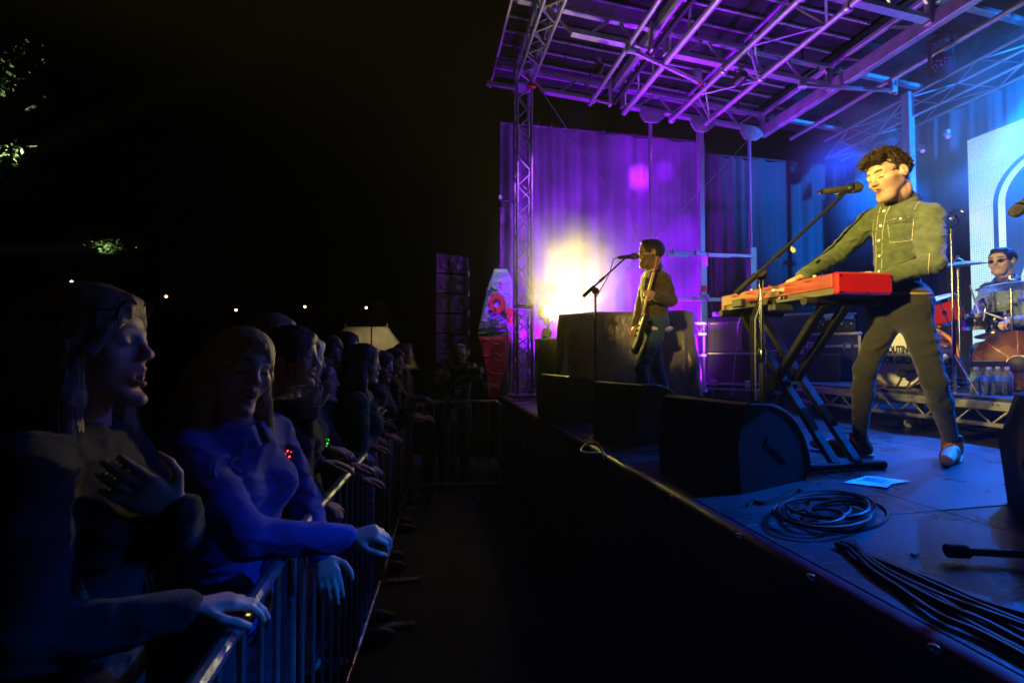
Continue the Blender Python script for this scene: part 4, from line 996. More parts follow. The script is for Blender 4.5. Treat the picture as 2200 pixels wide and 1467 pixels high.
def net(Fd, lo, h):
    ins = Fd < 0; c = np.zeros(np.array(Fd.shape)-1, np.int8)
    for i in (0, 1):
        for j in (0, 1):
            for k in (0, 1): c += ins[i:Fd.shape[0]-1+i, j:Fd.shape[1]-1+j, k:Fd.shape[2]-1+k]
    ijk = np.argwhere((c > 0) & (c < 8)); idm = np.full(c.shape, -1, np.int32); idm[ijk[:, 0], ijk[:, 1], ijk[:, 2]] = np.arange(len(ijk))
    pos = np.zeros((len(ijk), 3)); cnt = np.zeros(len(ijk))
    cor = [(i, j, k) for i in (0, 1) for j in (0, 1) for k in (0, 1)]
    val = {q: Fd[ijk[:, 0]+q[0], ijk[:, 1]+q[1], ijk[:, 2]+q[2]] for q in cor}
    for q in cor:
        for a in range(3):
            if q[a] == 0:
                q2 = list(q); q2[a] = 1; f0, f1 = val[q], val[tuple(q2)]; m = (f0 < 0) != (f1 < 0)
                t = np.where(m, f0/(f0-f1+1e-12), 0); p = np.array(q, float)[None, :]+np.eye(3)[a][None, :]*t[:, None]
                pos += p*m[:, None]; cnt += m
    Vt = lo+h*(ijk+pos/np.maximum(cnt, 1)[:, None]); faces = []
    for a in range(3):
        b, d = (a+1) % 3, (a+2) % 3
        s0 = [slice(None)]*3; s1 = [slice(None)]*3; s0[a] = slice(0, -1); s1[a] = slice(1, None)
        A, B = ins[tuple(s0)], ins[tuple(s1)]; e = np.argwhere(A != B)
        e = e[(e[:, b] > 0) & (e[:, d] > 0) & (e[:, b] < Fd.shape[b]-1) & (e[:, d] < Fd.shape[d]-1)]
        flip = ins[e[:, 0], e[:, 1], e[:, 2]]; q = []
        for db, dd in ((-1, -1), (0, -1), (0, 0), (-1, 0)):
            t = e.copy(); t[:, b] += db; t[:, d] += dd; q.append(idm[t[:, 0], t[:, 1], t[:, 2]])
        q = np.stack(q, 1); q = np.where(flip[:, None], q, q[:, ::-1]); faces.append(q)
    Fc = np.concatenate(faces); return Vt, Fc[(Fc >= 0).all(1)]
def smooth_v(Vt, Fc, n=1, w=.5):
    for _ in range(n):
        acc = np.zeros_like(Vt); cnt = np.zeros(len(Vt))
        for a in range(4):
            b = (a+1) % 4; np.add.at(acc, Fc[:, a], Vt[Fc[:, b]]); np.add.at(cnt, Fc[:, a], 1)
            np.add.at(acc, Fc[:, b], Vt[Fc[:, a]]); np.add.at(cnt, Fc[:, b], 1)
        Vt = Vt*(1-w)+w*acc/np.maximum(cnt, 1)[:, None]
    return Vt
def np_obj(name, Vt, Fc, m, parent=None, base=None, col=None):
    Vt = np.asarray(Vt, np.float32); off = np.zeros(3) if base is None or parent is not None else np.array(base, float)
    me = bpy.data.meshes.new(name); me.vertices.add(len(Vt)); me.vertices.foreach_set('co', (Vt-off).astype(np.float32).ravel())
    k = Fc.shape[1]; me.loops.add(Fc.size); me.loops.foreach_set('vertex_index', Fc.astype(np.int32).ravel()); me.polygons.add(len(Fc))
    me.polygons.foreach_set('loop_start', np.arange(0, Fc.size, k, dtype=np.int32)); me.polygons.foreach_set('use_smooth', np.ones(len(Fc), bool))
    me.update(calc_edges=True); me.validate()
    if col is not None:
        at_ = me.color_attributes.new('Col', 'FLOAT_COLOR', 'POINT'); at_.data.foreach_set('color', np.concatenate([col, np.ones((len(col), 1))], 1).astype(np.float32).ravel())
    me.materials.append(m); o = bpy.data.objects.new(name, me); COL.objects.link(o); adopt(o, parent)
    if parent is None and base is not None: o.location = Vector(base); INV[o.name] = Matrix.Translation(-Vector(base))
    return o
def folds(s, amp, seed, ax=(1, 1, 1)):
    r = np.random.default_rng(seed); ph = r.uniform(0, 6.28, 8); ax = np.array(ax, float)
    def fn(P):
        q = P*ax*s; x, y, z = q[:, 0], q[:, 1], q[:, 2]
        w = np.sin(x*.8+ph[0]+1.3*np.sin(y*.9+ph[1])+z*.5)*1.4
        a = np.sin(z*1.3+w+ph[2]+.8*np.sin(x*1.7+ph[3])); b = np.sin(x*1.9-y*1.4+z*1.1+ph[4]+w*.7); c = np.sin(y*2.6+z*2.2+ph[5]+1.1*np.sin(x*2.1+ph[6]))
        return -amp*(1.1*(1-np.abs(a))**2+.7*(1-np.abs(b))**2+.2*c-.45)
    return fn
skin_mat = mat('skin', rough=.5, var=.05, scale=40, bump=.05, bscale=300, attr=True, spec=.4)
def cloth(name, col, rough=.85, var=.12, bump=.25, bs=420, sheen=.15, crease=1., **k):
    if 'cloth_'+name in MATS: return MATS['cloth_'+name]
    m = mat('cloth_'+name, col, rough, 0, var, 30, bump, bs, sheen=sheen, **k); n = m.node_tree.nodes; l = m.node_tree.links
    bp = [q for q in n if q.type == 'BUMP'][0]; tc = [q for q in n if q.type == 'TEX_COORD'][0]
    mp = n.new('ShaderNodeMapping'); mp.inputs['Rotation'].default_value = (.4, .5, .3); mp.inputs['Scale'].default_value = (1, 1, 1.9); l.new(tc.outputs['Object'], mp.inputs[0])
    nz = n.new('ShaderNodeTexNoise'); nz.noise_type = 'RIDGED_MULTIFRACTAL'; nz.inputs['Scale'].default_value = 6.5; nz.inputs['Detail'].default_value = 2.5; nz.inputs['Distortion'].default_value = .8; l.new(mp.outputs[0], nz.inputs['Vector'])
    b2 = n.new('ShaderNodeBump'); b2.inputs['Strength'].default_value = crease; b2.inputs['Distance'].default_value = .03; l.new(nz.outputs['Fac'], b2.inputs['Height']); l.new(b2.outputs[0], bp.inputs['Normal'])
    return m

def head_sdf(S, c, X, Fw, U, s, mo, neck, beard=0., fem=0., nr=.056):
    M = np.stack([X, Fw, U], 1)
    T = lambda x, y, z: c+s*(X*x+Fw*y+U*z)
    E = lambda p, r, k, mode='u': S.ell(T(*p), np.array(r)*s, M, k*s, mode)
    Cn = lambda a, b, ra, rb, k, mode='u': S.cone(T(*a), T(*b), ra*s, rb*s, k*s, mode)
    Cn((0, -.034, -.04), (0, -.036, -.09), nr, nr, .008); S.cone(T(0, -.036, -.08), neck, nr*s, nr*1.08*s, .02)
    E((0, -.012, .035), (.076, .097, .082), .02); E((0, .035, .045), (.06, .052, .055), .03); E((0, .03, -.03), (.053-.003*fem, .06, .076), .026)
    jw = .046-.004*fem
    for q in (-1, 1):
        E((q*.046, .052, -.018), (.024, .026, .022), .022)
        Cn((q*jw, -.008, -.046), (q*.017, .062, -.093-mo*.6), .016-.002*fem, .015, .018); E((q*.043, .022, -.035), (.02, .042, .034), .02)
    E((0, .076, -.098-mo*.8), (.019-.002*fem, .015, .014), .014)
    if beard: E((0, .05, -.092-mo*.5), (.05, .038, .034), .02)
    for q in (-1, 1):
        Cn((q*.044, .073, .025), (q*.008, .086, .02), .0115-.003*fem, .011-.003*fem, .015)
        E((q*.034, .1, .005), (.021, .018, .013), .012, 's')
        E((q*.0325, .0755, .0055), (.0145, .0125, .0115), .003)
        E((q*.012, .095, -.027), (.0085, .009, .0075), .006)
        E((q*.077, -.012, .0), (.011, .021, .033), .006); E((q*.09, -.006, .004), (.009, .011, .018), .005, 's')
    Cn((0, .085, .018), (0, .103-.003*fem, -.019), .0085, .0105-.001*fem, .012); E((0, .106-.004*fem, -.0225), (.0115-.001*fem, .0105, .0095), .008)
    for q in (-1, 1):
        Cn((q*.021, .078, -.055-mo*.2), (0, .089, -.0505), .0045, .0062, .007); Cn((q*.019, .077, -.060-mo*.5), (0, .086, -.0665-mo*.75), .0045, .0066, .007)
    if mo > .003: E((0, .097, -.0585-mo*.38), (.0175, .026, .002+mo*.42), .003, 's')
    return T
def head_color(P, c, X, Fw, U, s, skin, hairc, mo, beard=0., lips=(.45, .16, .13), brow=None):
    L = (P-c)/s; x, y, z = L@X, L@Fw, L@U; n = len(P); col = np.tile(np.array(skin, float), (n, 1))
    def mixin(mask, cc, a=1.): col[:] = col*(1-a*mask[:, None])+np.array(cc)[None, :]*(a*mask[:, None])
    fr = y > .03; sm = lambda v, e: np.clip(v/e+.5, 0, 1)
    near = (np.abs(x) < .12) & (np.abs(z) < .16) & (np.abs(y) < .16)
    ax_ = np.abs(x); hb = brow or hairc
    bz = .031+.006*np.sin(np.clip((ax_-.01)/.04, 0, 1)*3.1); mixin(near*(y > .055)*sm(.0065-np.abs(z-bz), .004)*sm(ax_-.012, .006)*sm(.05-ax_, .008), hb, .95)
    ez = .0005-.003*np.clip((ax_-.03)/.015, -1, 1)**2; mixin(near*(y > .05)*sm(.0036-np.abs(z-ez), .002)*sm(ax_-.018, .004)*sm(.048-ax_, .006), (.02, .012, .01), .97)
    ml = near*(y > .07)*(ax_ < .024); mixin(ml*sm(.0085-np.abs(z+.0515+ax_*.12), .003), lips, .7); mixin(ml*sm(.008-np.abs(z+.0655+mo*.75-ax_*.2), .003), lips, .75)
    if mo > .003:
        q = ((x/.0165)**2+((z+.0585+mo*.38)/(.0025+mo*.4))**2) < 1; mixin(near*q*(y < .0875)*(y > .05), (.05, .012, .012), .95)
        mixin(near*q*(y < .086)*(y > .05)*(z > -.0585-mo*.38+(mo*.4)*.35), (.75, .7, .6), .9)
    mixin(near*(y > .06)*sm(.022-np.hypot(ax_-.04, z+.025), .03), (skin[0], skin[1]*.72, skin[2]*.72), .4)
    if beard:
        jaw = near*sm(-.012-z+.02*np.clip(.05-y, -.05, .1), .012)*(y > -.03)*sm(z+.155, .02)*(1-np.clip(1-np.hypot(x/.018, (z+.0585+mo*.4)/.011), 0, 1)*1.5).clip(0, 1)
        jaw = jaw*(1-sm(.02-np.hypot(ax_-.03, (z+.02)*1.1), .02)*.7); mixin(jaw, hairc, beard)
    return col
def hand_sdf(S, w, d, n, s=1., curl=.5, spread=.02, side=1, thumb=.6, k=.006, point=False):
    """w wrist, d direction to knuckles, n palm normal, side=+1 thumb on d x n side"""
    w, d = np.array(w, float), nv(d); n = nv(np.array(n, float)-d*(np.dot(n, d))); t = np.cross(d, n)*side
    for i, (off, L) in enumerate(((.027, .072), (.009, .08), (-.009, .074), (-.026, .058))):
        kn = w+s*(d*(.088-.006*abs(i-1.2))+t*off); S.cone(w+s*(d*.015+t*off*.45), kn, .014*s, .0115*s, .012)
        p = kn; dd = nv(d+t*(off*spread*40)); a = 0
        for j, q in enumerate((.48, .3, .24)):
            a += curl*(.75, .95, .6)[j]*(1 if not point else .25 if i == 0 else 1)
            e = dd*math.cos(a)+n*math.sin(a); p2 = p+e*L*q*s*1.05; S.cone(p, p2, (.0092-.0008*j)*s, (.0086-.001*j)*s, k*.6); p = p2
    a0 = w+s*(d*.03+t*.022); e = nv(d*.62+t*.75+n*.35*thumb); p1 = a0+e*.045*s; S.cone(a0-e*.01*s, p1, .0135*s, .0105*s, .01)
    e2 = nv(d*.85+t*.3+n*.5*thumb); p2 = p1+e2*.03*s; S.cone(p1, p2, .0105*s, .0095*s, k*.6); e3 = nv(d*.85+t*.05+n*.7*thumb); S.cone(p2, p2+e3*.024*s, .0095*s, .0075*s, k*.6)
def ribbons(name, roots, dirs, L, m, parent, width=.0016, seg=4, droop=.0, curl=.0, seed=0, wander=.25):
    r = np.random.default_rng(seed); N = len(roots); P = np.array(roots, float); D = np.array(dirs, float); D /= np.linalg.norm(D, axis=1)[:, None]+1e-9
    L = np.asarray(L)*np.ones(N); pts = [P.copy()]; wv = r.normal(0, 1, (N, 3)); wv = np.cross(D, wv); wv /= np.linalg.norm(wv, axis=1)[:, None]+1e-9
    for i in range(seg):
        D = D+r.normal(0, wander*.3, (N, 3))+V(0, 0, -1)*droop+curl*np.cross(D, wv); D /= np.linalg.norm(D, axis=1)[:, None]+1e-9; P = P+D*(L/seg)[:, None]; pts.append(P.copy())
    vs = []; 
    for i, p in enumerate(pts):
        w = width*(1-.75*(i/seg)**1.5); vs.append(p-wv*w); vs.append(p+wv*w)
    A = np.stack(vs, 1).reshape(-1, 3); b = (np.arange(N)*(2*(seg+1)))[:, None]
    Fc = np.concatenate([b+np.array([[2*i, 2*i+1, 2*i+3, 2*i+2]]) for i in range(seg)], 0)
    o = np_obj(name, A, Fc, m, parent); o['kind'] = 'stuff'; return o
def hair_mat(name, col, rough=.42): return mat('hair_'+name, col, rough, 0, .3, 60, .5, 260, spec=.5)

def person(nm, label, J, headc, face, up=(0, 0, 1), hs=1., h=.007, skin=(.62, .36, .25), hairc=(.03, .02, .012), hair='short', mo=0., beard=0., fem=0., group=None,
           top=None, sleeve=1., top_t=.016, bottom=None, shoe=None, hands=None, hem=-.05, wr_amp=.004, wr_s=22., belly=0., nr=.056, wide=1., lips=(.45, .16, .13), hairL=.4, seed=1, collar=True, jacket=False, legw=1., strands=True):
    J = {k: np.array(v, float) for k, v in J.items()}; headc = np.array(headc, float)
    Fw = nv(face); U = nv(np.array(up, float)-Fw*np.dot(up, Fw)); X = np.cross(Fw, U)
    tu = nv(J['neck']-J['pelvis']); ts = J['shR']-J['shL']; ts = nv(ts-tu*np.dot(ts, tu)); tf = np.cross(tu, ts); TM = np.stack([ts, tf, tu], 1)
    base = (np.minimum(J['anR'], J['anL'])+np.maximum(J['anR'], J['anL']))/2; base[2] = min(J['anR'][2], J['anL'][2])-.08
    lerp = lambda a, b, t: J[a]+(J[b]-J[a])*t
    hipw = np.linalg.norm(J['hipR']-J['hipL'])/2
    def torso(S, t, k=.04):
        wd = np.linalg.norm(J['shR']-J['shL'])/2
        S.ell(lerp('pelvis', 'neck', .66), ((wd*.86+t)*wide, .108+t, .19+t), TM, k); S.ell(lerp('pelvis', 'neck', .34)+tf*.02*belly, ((wd*.78+t)*wide, .1+t+.03*belly, .17+t), TM, k)
        S.ell(J['pelvis'], ((wd*.83+t)*wide, .108+t, .125+t), TM, k)
        for q in 'RL': S.cone(lerp('neck', 'sh'+q, .25)-tu*.03, J['sh'+q]-tu*.005, .052+t, .052+t, k)
        if fem:
            for q in (-1, 1): S.ell(lerp('pelvis', 'neck', .66)+tf*.085+ts*q*.075-tu*.01, (.06+t, .05+t, .06+t), TM, .035)
    def arm(S, q, t, full=1., k=.025):
        S.cone(J['sh'+q], lerp('sh'+q, 'el'+q, .5), .05+t, .047+t, k); S.cone(lerp('sh'+q, 'el'+q, .45), J['el'+q], .046+t, .041+t, k)
        if full > .5:
            e = J['wr'+q] if full >= 1 else J['el'+q]+(J['wr'+q]-J['el'+q])*(full-.5)*2
            S.cone(J['el'+q], e, .041+t, (.029 if full >= 1 else .038)+t*.8, k)
    def leg(S, q, t, to=1., k=.03):
        S.cone(J['hip'+q], lerp('hip'+q, 'kn'+q, .95), (.086+t)*legw, (.058+t)*legw, k); e = J['kn'+q]+(J['an'+q]-J['kn'+q])*to; cf = lerp('kn'+q, 'an'+q, .3)
        S.cone(J['kn'+q], cf, (.057+t)*legw, (.056+t)*legw, k); S.cone(cf, e, (.056+t)*legw, (.036+t)*legw, k)
    B = Sdf(h); torso(B, -.022)
    for q in 'RL':
        arm(B, q, -.002 if top and sleeve >= 1 else 0.); leg(B, q, -.012); fd = nv(J['to'+q]-J['an'+q]); B.cone(J['an'+q]-V(0, 0, .03), J['to'+q], .038, .03, .02)
    T = head_sdf(B, headc, X, Fw, U, hs, mo, J['neck'], beard, fem, nr)
    for q in 'RL':
        hd = (hands or {}).get(q)
        wd = nv(J['wr'+q]-J['el'+q])
        if hd is None: hd = dict(d=wd, n=np.cross(wd, ts)*0+nv(-tu+tf*.2), curl=.45)
        hand_sdf(B, J['wr'+q], hd.get('d', wd), hd.get('n', -tu), hd.get('s', 1.), hd.get('curl', .45), hd.get('spread', .02), hd.get('side', 1 if q == 'L' else -1), hd.get('thumb', .6), point=hd.get('point', False))
    Vt, Fc = B.mesh(); Vt = smooth_v(Vt, Fc, 1, .25)
    col = head_color(Vt, headc, X, Fw, U, hs, skin, hairc, mo, beard, lips, tuple(min(.06, c*.35) for c in hairc) if fem else None)
    body = np_obj(nm, Vt, Fc, skin_mat, None, base, col); tag(body, label, 'person', group)
    parts = {'body': body, 'T': T, 'X': X, 'F': Fw, 'U': U}
    # --- garments
    if bottom:
        S = Sdf(h); S.ell(J['pelvis']+tu*.02, (bottom.get('w', .175), bottom.get('dp', .118), .14), TM, .04)
        for q in 'RL': leg(S, q, .014, bottom.get('to', .97))
        S.clip(J['pelvis']+tu*bottom.get('rise', .075), tu); S.noise(folds(26, .0018, seed+5, (1, 1, 1.6)))
        Vt, Fc = S.mesh(); parts['trousers'] = np_obj(bottom.get('name', 'trousers'), Vt, Fc, bottom['m'], body)
    if shoe:
        for q in 'RL':
            S = Sdf(min(h, .006)); a, t_ = J['an'+q], J['to'+q]; fd = nv((t_-a)*V(1, 1, 0)); sdv = np.cross(fd, V(0, 0, 1)); z0 = base[2] if abs(a[2]-base[2]) < .13 else a[2]-.08
            z0 = a[2]-.085; heel = V(a[0], a[1], 0)-fd*.035*V(1, 1, 0); FM = np.stack([sdv, fd, V(0, 0, 1)], 1)
            S.ell(V(heel[0], heel[1], z0+.045)+fd*.02, (.038, .052, .05), FM, .02); S.ell(V(heel[0], heel[1], z0+.04)+fd*.13, (.043, .1, .042), FM, .02); S.ell(V(heel[0], heel[1], z0+.028)+fd*.19, (.041, .07, .03), FM, .02)
            if shoe.get('boot'): S.cone(V(heel[0], heel[1], z0+.06)+fd*.035, a+V(0, 0, .045), .046, .047, .025)
            S.clip(V(0, 0, z0+.012), V(0, 0, -1)); S.clip(a+V(0, 0, .05), V(0, 0, 1))
            Vt, Fc = S.mesh(); o = np_obj('shoe', Vt, Fc, shoe['m'], body)
            S = Sdf(.005); S.ell(V(heel[0], heel[1], z0+.01)+fd*.02, (.042, .056, .03), FM, .01); S.ell(V(heel[0], heel[1], z0+.01)+fd*.12, (.046, .12, .03), FM, .03); S.clip(V(0, 0, z0+.016), V(0, 0, 1)); S.clip(V(0, 0, z0+.001), V(0, 0, -1))
            Vt, Fc = S.mesh(); np_obj('sole', Vt, Fc, shoe.get('sole', shoe['m']), o)
    if top:
        S = Sdf(h); torso(S, top_t, .05)
        if jacket: S.ell(J['pelvis']-tu*.02, (hipw+.125, .145, .15), TM, .05)
        S.clip(J['pelvis']-tu*(-hem), -tu); nb = J['neck']+tu*.01
        for q in 'RL': arm(S, q, top_t*.85, sleeve, .016)
        S.noise(folds(wr_s, wr_amp, seed, (1, 1, 1.5)))
        nd = nv(headc-J['neck']); S.cone(J['neck']-nd*.02, J['neck']+nd*.25, nr*1.02*hs+.002, nr*1.05*hs+.004, .004, 's')
        Vt, Fc = S.mesh(); parts['top'] = np_obj(top.get('name', 'shirt'), Vt, Fc, top['m'], body)
        if collar:
            cx, cy, cd = [np.array(v) for v in basis(nd)]; ring = []; vs = []; fs = []
            c0 = J['neck']+nd*.02; N = 36; fd = nv(tf-nd*np.dot(tf, nd)); sd = np.cross(nd, fd)
            for i in range(N+1):
                a = .12+(2*math.pi-.24)*i/N; dirv = fd*math.cos(a)+sd*math.sin(a); op = .5+.5*math.cos(a)
                r0 = nr*hs+.014; zz = -.012*op
                vs += [c0+dirv*(r0+.003)+nd*(-.012+zz), c0+dirv*(r0+.002)+nd*(.026+zz-.012*op), c0+dirv*(r0+.011)+nd*(.028+zz-.012*op), c0+dirv*(r0+.03+.016*op)+nd*(-.016+zz-.022*op)]
            for i in range(N):
                for k in range(3): a = i*4+k; fs.append((a, a+1, a+5, a+4))
            parts['collar'] = np_obj('collar', np.array(vs), np.array(fs), top.get('cm', top['m']), body)
            sol = parts['collar'].modifiers.new('s', 'SOLIDIFY'); sol.thickness = .003
    # --- hair
    hm_ = hair_mat('%s_%d' % (nm, len(MATS)), hairc); r = np.random.default_rng(seed); HM = np.stack([X, Fw, U], 1); W = lambda x, y, z: headc+hs*(X*x+Fw*y+U*z)
    if hair in ('short', 'quiff', 'thin'):
        S = Sdf(.006); tk = .012 if hair == 'short' else .006
        S.ell(W(0, -.018, .042), np.array((.077+tk, .096+tk, .083+tk))*hs, HM, .02)
        if hair == 'quiff':
            for x, y, z, q in ((-.035, .07, .1, .03), (0, .08, .106, .032), (.035, .07, .1, .03), (0, .03, .112, .042), (-.03, .0, .108, .04), (.03, .0, .108, .04), (0, -.05, .1, .045), (.04, .088, .092, .018), (-.04, .086, .09, .02), (.0, .104, .1, .02), (-.02, .1, .112, .016)): S.ell(W(x, y, z), q*hs, HM, .02)
        if hair == 'short': S.ell(W(0, .045, .105), np.array((.055, .04, .025))*hs, HM, .02)
        S.ell(W(0, .15, -.0), np.array((.2, .09, .102 if hair == 'quiff' else .092))*hs, HM, .012, 's'); S.ell(W(0, .06, -.12), np.array((.2, .13, .13))*hs, HM, .015, 's'); S.ell(W(0, 0, -.16), np.array((.2, .2, .115))*hs, HM, .015, 's')
        for q in (-1, 1): S.ell(W(q*.09, -.008, -.005), np.array((.03, .028, .04))*hs, HM, .006, 's')
        S.noise(folds(70 if hair == 'quiff' else 90, .007 if hair == 'quiff' else .003, seed+9, (1, .5, 1))); Vt, Fc = S.mesh(); parts['hair'] = np_obj('hair', Vt, Fc, hm_, body)
        if strands:
            L = (Vt-headc)/hs; ok = np.argwhere((L@U) > .0)[:, 0]; N = 3800 if hair == 'quiff' else 700; id_ = r.choice(ok, N); out = Vt[id_]-W(0, -.02, .02); out /= np.linalg.norm(out, axis=1)[:, None]
            cmb = (Fw*.45+U*.5) if hair == 'quiff' else (Fw*.2-U*.5)
            ribbons('hair_strands', Vt[id_]-out*.004, out*.22+cmb+r.normal(0, .16, (N, 3)), r.uniform(.012, .028 if hair == 'quiff' else .018, N), hm_, body, .001, 4, 0, .25, seed)
            if hair == 'quiff': id_ = r.choice(ok, 900); out = Vt[id_]-W(0, -.02, .02); out /= np.linalg.norm(out, axis=1)[:, None]; ribbons('hair_highlights', Vt[id_], out*.25+cmb+r.normal(0, .2, (900, 3)), r.uniform(.016, .034, 900), hair_mat('highlight', (.12, .07, .035), .35), body, .0009, 4, 0, .3, seed+1)
    elif hair in ('long', 'bob', 'tied'):
        S = Sdf(.007); S.ell(W(0, -.02, .04), np.array((.09, .105, .095))*hs, HM, .02); S.ell(W(0, .012, .062), np.array((.081, .083, .076))*hs, HM, .02)
        for q in (-1, 1): S.cone(W(q*.012, .085, .09), W(q*.076, .04, -.01), .011*hs, .012*hs, .02)
        if hair == 'tied': S.ell(W(0, -.13, .06), np.array((.04, .045, .045))*hs, HM, .03)
        S.ell(W(0, .15, -.045), np.array((.066, .1, .123))*hs, HM, .012, 's'); S.ell(W(0, .1, -.13), np.array((.058, .16, .15))*hs, HM, .015, 's')
        S.ell(W(0, -.0, -.17), np.array((.2, .2, .12))*hs, HM, .02, 's')
        if hair != 'tied':
            LL = hairL
            for q in (-1, 1):
                for (y, w_, fwd) in ((-.0, .03, .35), (-.04, .036, .1), (-.075, .036, -.15)):
                    a = W(q*.072, y, .0); b_ = W(q*.085, y+.02*fwd-.01, -.09); c_ = b_+V(0, 0, -LL*.5)+tf*.03*fwd+ts*q*.02; d_ = c_+V(0, 0, -LL*.5)+tf*(.06*fwd+.02)
                    S.cone(a, b_, w_*hs, w_*hs, .02); S.cone(b_, c_, w_*hs, w_*.95*hs, .02); S.cone(c_, d_, w_*.95*hs, w_*.35*hs, .02)
            S.cone(W(0, -.08, 0), W(0, -.1, -.14)+V(0, 0, -LL*.5), .045*hs, .05*hs, .03)
        def ridges(P):
            L = (P-headc); a = np.arctan2(L@X, L@Fw); zz = L@U; return .0016*np.sin(a*52+zz*9+2*np.sin(zz*13))+.0012*np.sin(a*101+zz*21)
        S.noise(ridges); Vt, Fc = S.mesh(); parts['hair'] = np_obj('hair', Vt, Fc, hm_, body)
        N = 2200 if strands else 500; L_ = (Vt-headc)/hs; okv = np.argwhere(~(((L_@Fw) > .02) & ((L_@U) > -.16) & (np.abs(L_@X) < .085)))[:, 0]; id_ = r.choice(okv, N); out = Vt[id_]-headc; out -= np.outer(out@U, U)*.8; out /= np.linalg.norm(out, axis=1)[:, None]+1e-9
        ribbons('hair_strands', Vt[id_], out*.1-U*1.0+r.normal(0, .08, (N, 3)), r.uniform(.05, .14, N), hm_, body, .0008, 6, .12, .04, seed, .1)
    return parts
# ================================================================== the band
A = lambda px, py, D: np.array(at(px, py, D))
G = lambda px, py, z=STAGE: np.array(on_z(px, py, z))
def hit(obj, px, py, off=0.):                   # first point of a mesh met by the line of sight
    key = obj.name
    if key not in BV:
        me = obj.data; M = obj.matrix_basis if obj.parent is None else Matrix()
        vs = [M @ v.co for v in me.vertices]; BV[key] = BVHTree.FromPolygons(vs, [tuple(p.vertices) for p in me.polygons])
    p, n, _, _ = BV[key].ray_cast(CAM, ray(px, py))
    if p is None: return None, None
    return p+n*off, n
BV = {}
def seam(obj, pts, r, m, name, parent, off=.001, sub=4):
    P = []
    for i in range(len(pts)-1):
        for k in range(sub):
            t = k/sub; q, n = hit(obj, pts[i][0]+(pts[i+1][0]-pts[i][0])*t, pts[i][1]+(pts[i+1][1]-pts[i][1])*t, off)
            if q is not None: P.append(q)
    q, n = hit(obj, *pts[-1], off)
    if q is not None: P.append(q)
    if len(P) > 1: return MB().path(P, r, 5).build(name, m, parent)

denim = cloth('olive_denim', (.09, .108, .042), .85, .3, .5, 380)
trous = cloth('dark_trousers', (.02, .017, .009), .85, .2, .4, 400)
tan = mat('tan_leather', (.17, .055, .017), .55, 0, .2, 14, .15, 60, spec=.2); sole_m = mat('crepe_sole', (.42, .30, .14), .7, 0, .15)
anR = G(1846, 979); anR[2] = STAGE+.087; anL = G(2046, 985); anL[2] = STAGE+.087
Jt = dict(neck=A(1928, 437, 2.43), shR=A(1873, 474, 2.54), shL=A(1995, 466, 2.33), elR=A(1793, 549, 2.62), wrR=A(1728, 592, 2.58), elL=A(2003, 566, 2.26), wrL=A(1905, 597, 2.3),
          pelvis=A(1929, 660, 2.45), hipR=A(1906, 684, 2.51), hipL=A(1966, 684, 2.4), knR=A(1858, 795, 2.56), knL=A(2008, 822, 2.37), anR=anR, anL=anL, toR=G(1752, 966), toL=G(2034, 1004))
Jt['toR'][2] = Jt['toL'][2] = STAGE+.04
hR = dict(d=nv(G(1690, 604, kz+.01)-Jt['wrR'])+V(0, 0, -.1), n=V(0, 0, -1), curl=.35, side=-1); hL = dict(d=nv(A(1868, 590, 2.33)-Jt['wrL']), n=V(0, 0, -1), curl=.35, side=1)
singer = person('person', 'singing keyboard player in an olive denim shirt, dark trousers and tan boots', Jt, A(1911, 380, 2.37), (-.985, .1, -.24), (0.02, .05, 1), hs=.96, h=.0048, nr=.048, skin=(.66, .40, .28), hairc=(.035, .018, .009),
                hair='quiff', mo=.015, beard=.45, top=dict(m=denim, name='shirt'), top_t=.014, bottom=dict(m=trous, to=.86, rise=.13, w=.152, dp=.112), shoe=dict(m=tan, sole=sole_m, boot=True), hands=dict(R=hR, L=hL), hem=.1, wr_amp=.0042, wr_s=24, legw=.73, seed=4, wide=.84)
sh_, bd_ = singer['top'], singer['body']
stitch = mat('cream_stitch', (.55, .5, .3), .7); butt = mat('pearl_button', (.85, .82, .7), .25)
for px, py in ((1900, 454), (1893, 485), (1889, 517), (1890, 550), (1889, 583)):
    q, n = hit(sh_, px, py, .002)
    if q is not None: MB().lathe([(.0075, -.001), (.0075, .002), (.004, .003)], q, n, 12).build('button', butt, sh_)
for pts in ([(1914, 440), (1903, 462), (1896, 500), (1895, 545), (1894, 605)], [(1892, 444), (1886, 470), (1882, 510), (1883, 550), (1881, 600)],
            [(1906, 474), (1932, 469), (1961, 466)], [(1907, 477), (1912, 521), (1932, 520), (1959, 516), (1963, 470)], [(1845, 491), (1862, 487), (1876, 484)], [(1877, 474), (1875, 505), (1877, 527)],
            [(1964, 451), (1970, 440), (1982, 428)], [(1997, 545), (1994, 580), (1996, 615)]): seam(sh_, pts, .0014, stitch, 'stitching', sh_)
for a, b_ in (((1907, 472), (1961, 464)), ((1847, 489), (1876, 482))):    # pocket flaps
    top_ = [hit(sh_, a[0]+(b_[0]-a[0])*k/6, a[1]+(b_[1]-a[1])*k/6, .003)[0] for k in range(7)]; bot = [hit(sh_, a[0]+(b_[0]-a[0])*k/6, a[1]+(b_[1]-a[1])*k/6+11, .006)[0] for k in range(7)]
    if all(q is not None for q in top_+bot): mesh_obj('pocket_flap', top_+bot, [(k, k+1, 8+k, 7+k) for k in range(6)], denim, sh_)
q, n = hit(sh_, 1934, 470, .004); MB().lathe([(.006, 0), (.005, .003)], q, n, 10).build('button', butt, sh_)
seam(sh_, [(1842, 600), (1868, 628)], .001, stitch, 'stitching', sh_)
belt_m = mat('belt_leather', (.30, .2, .08), .4)
tro = singer['trousers']
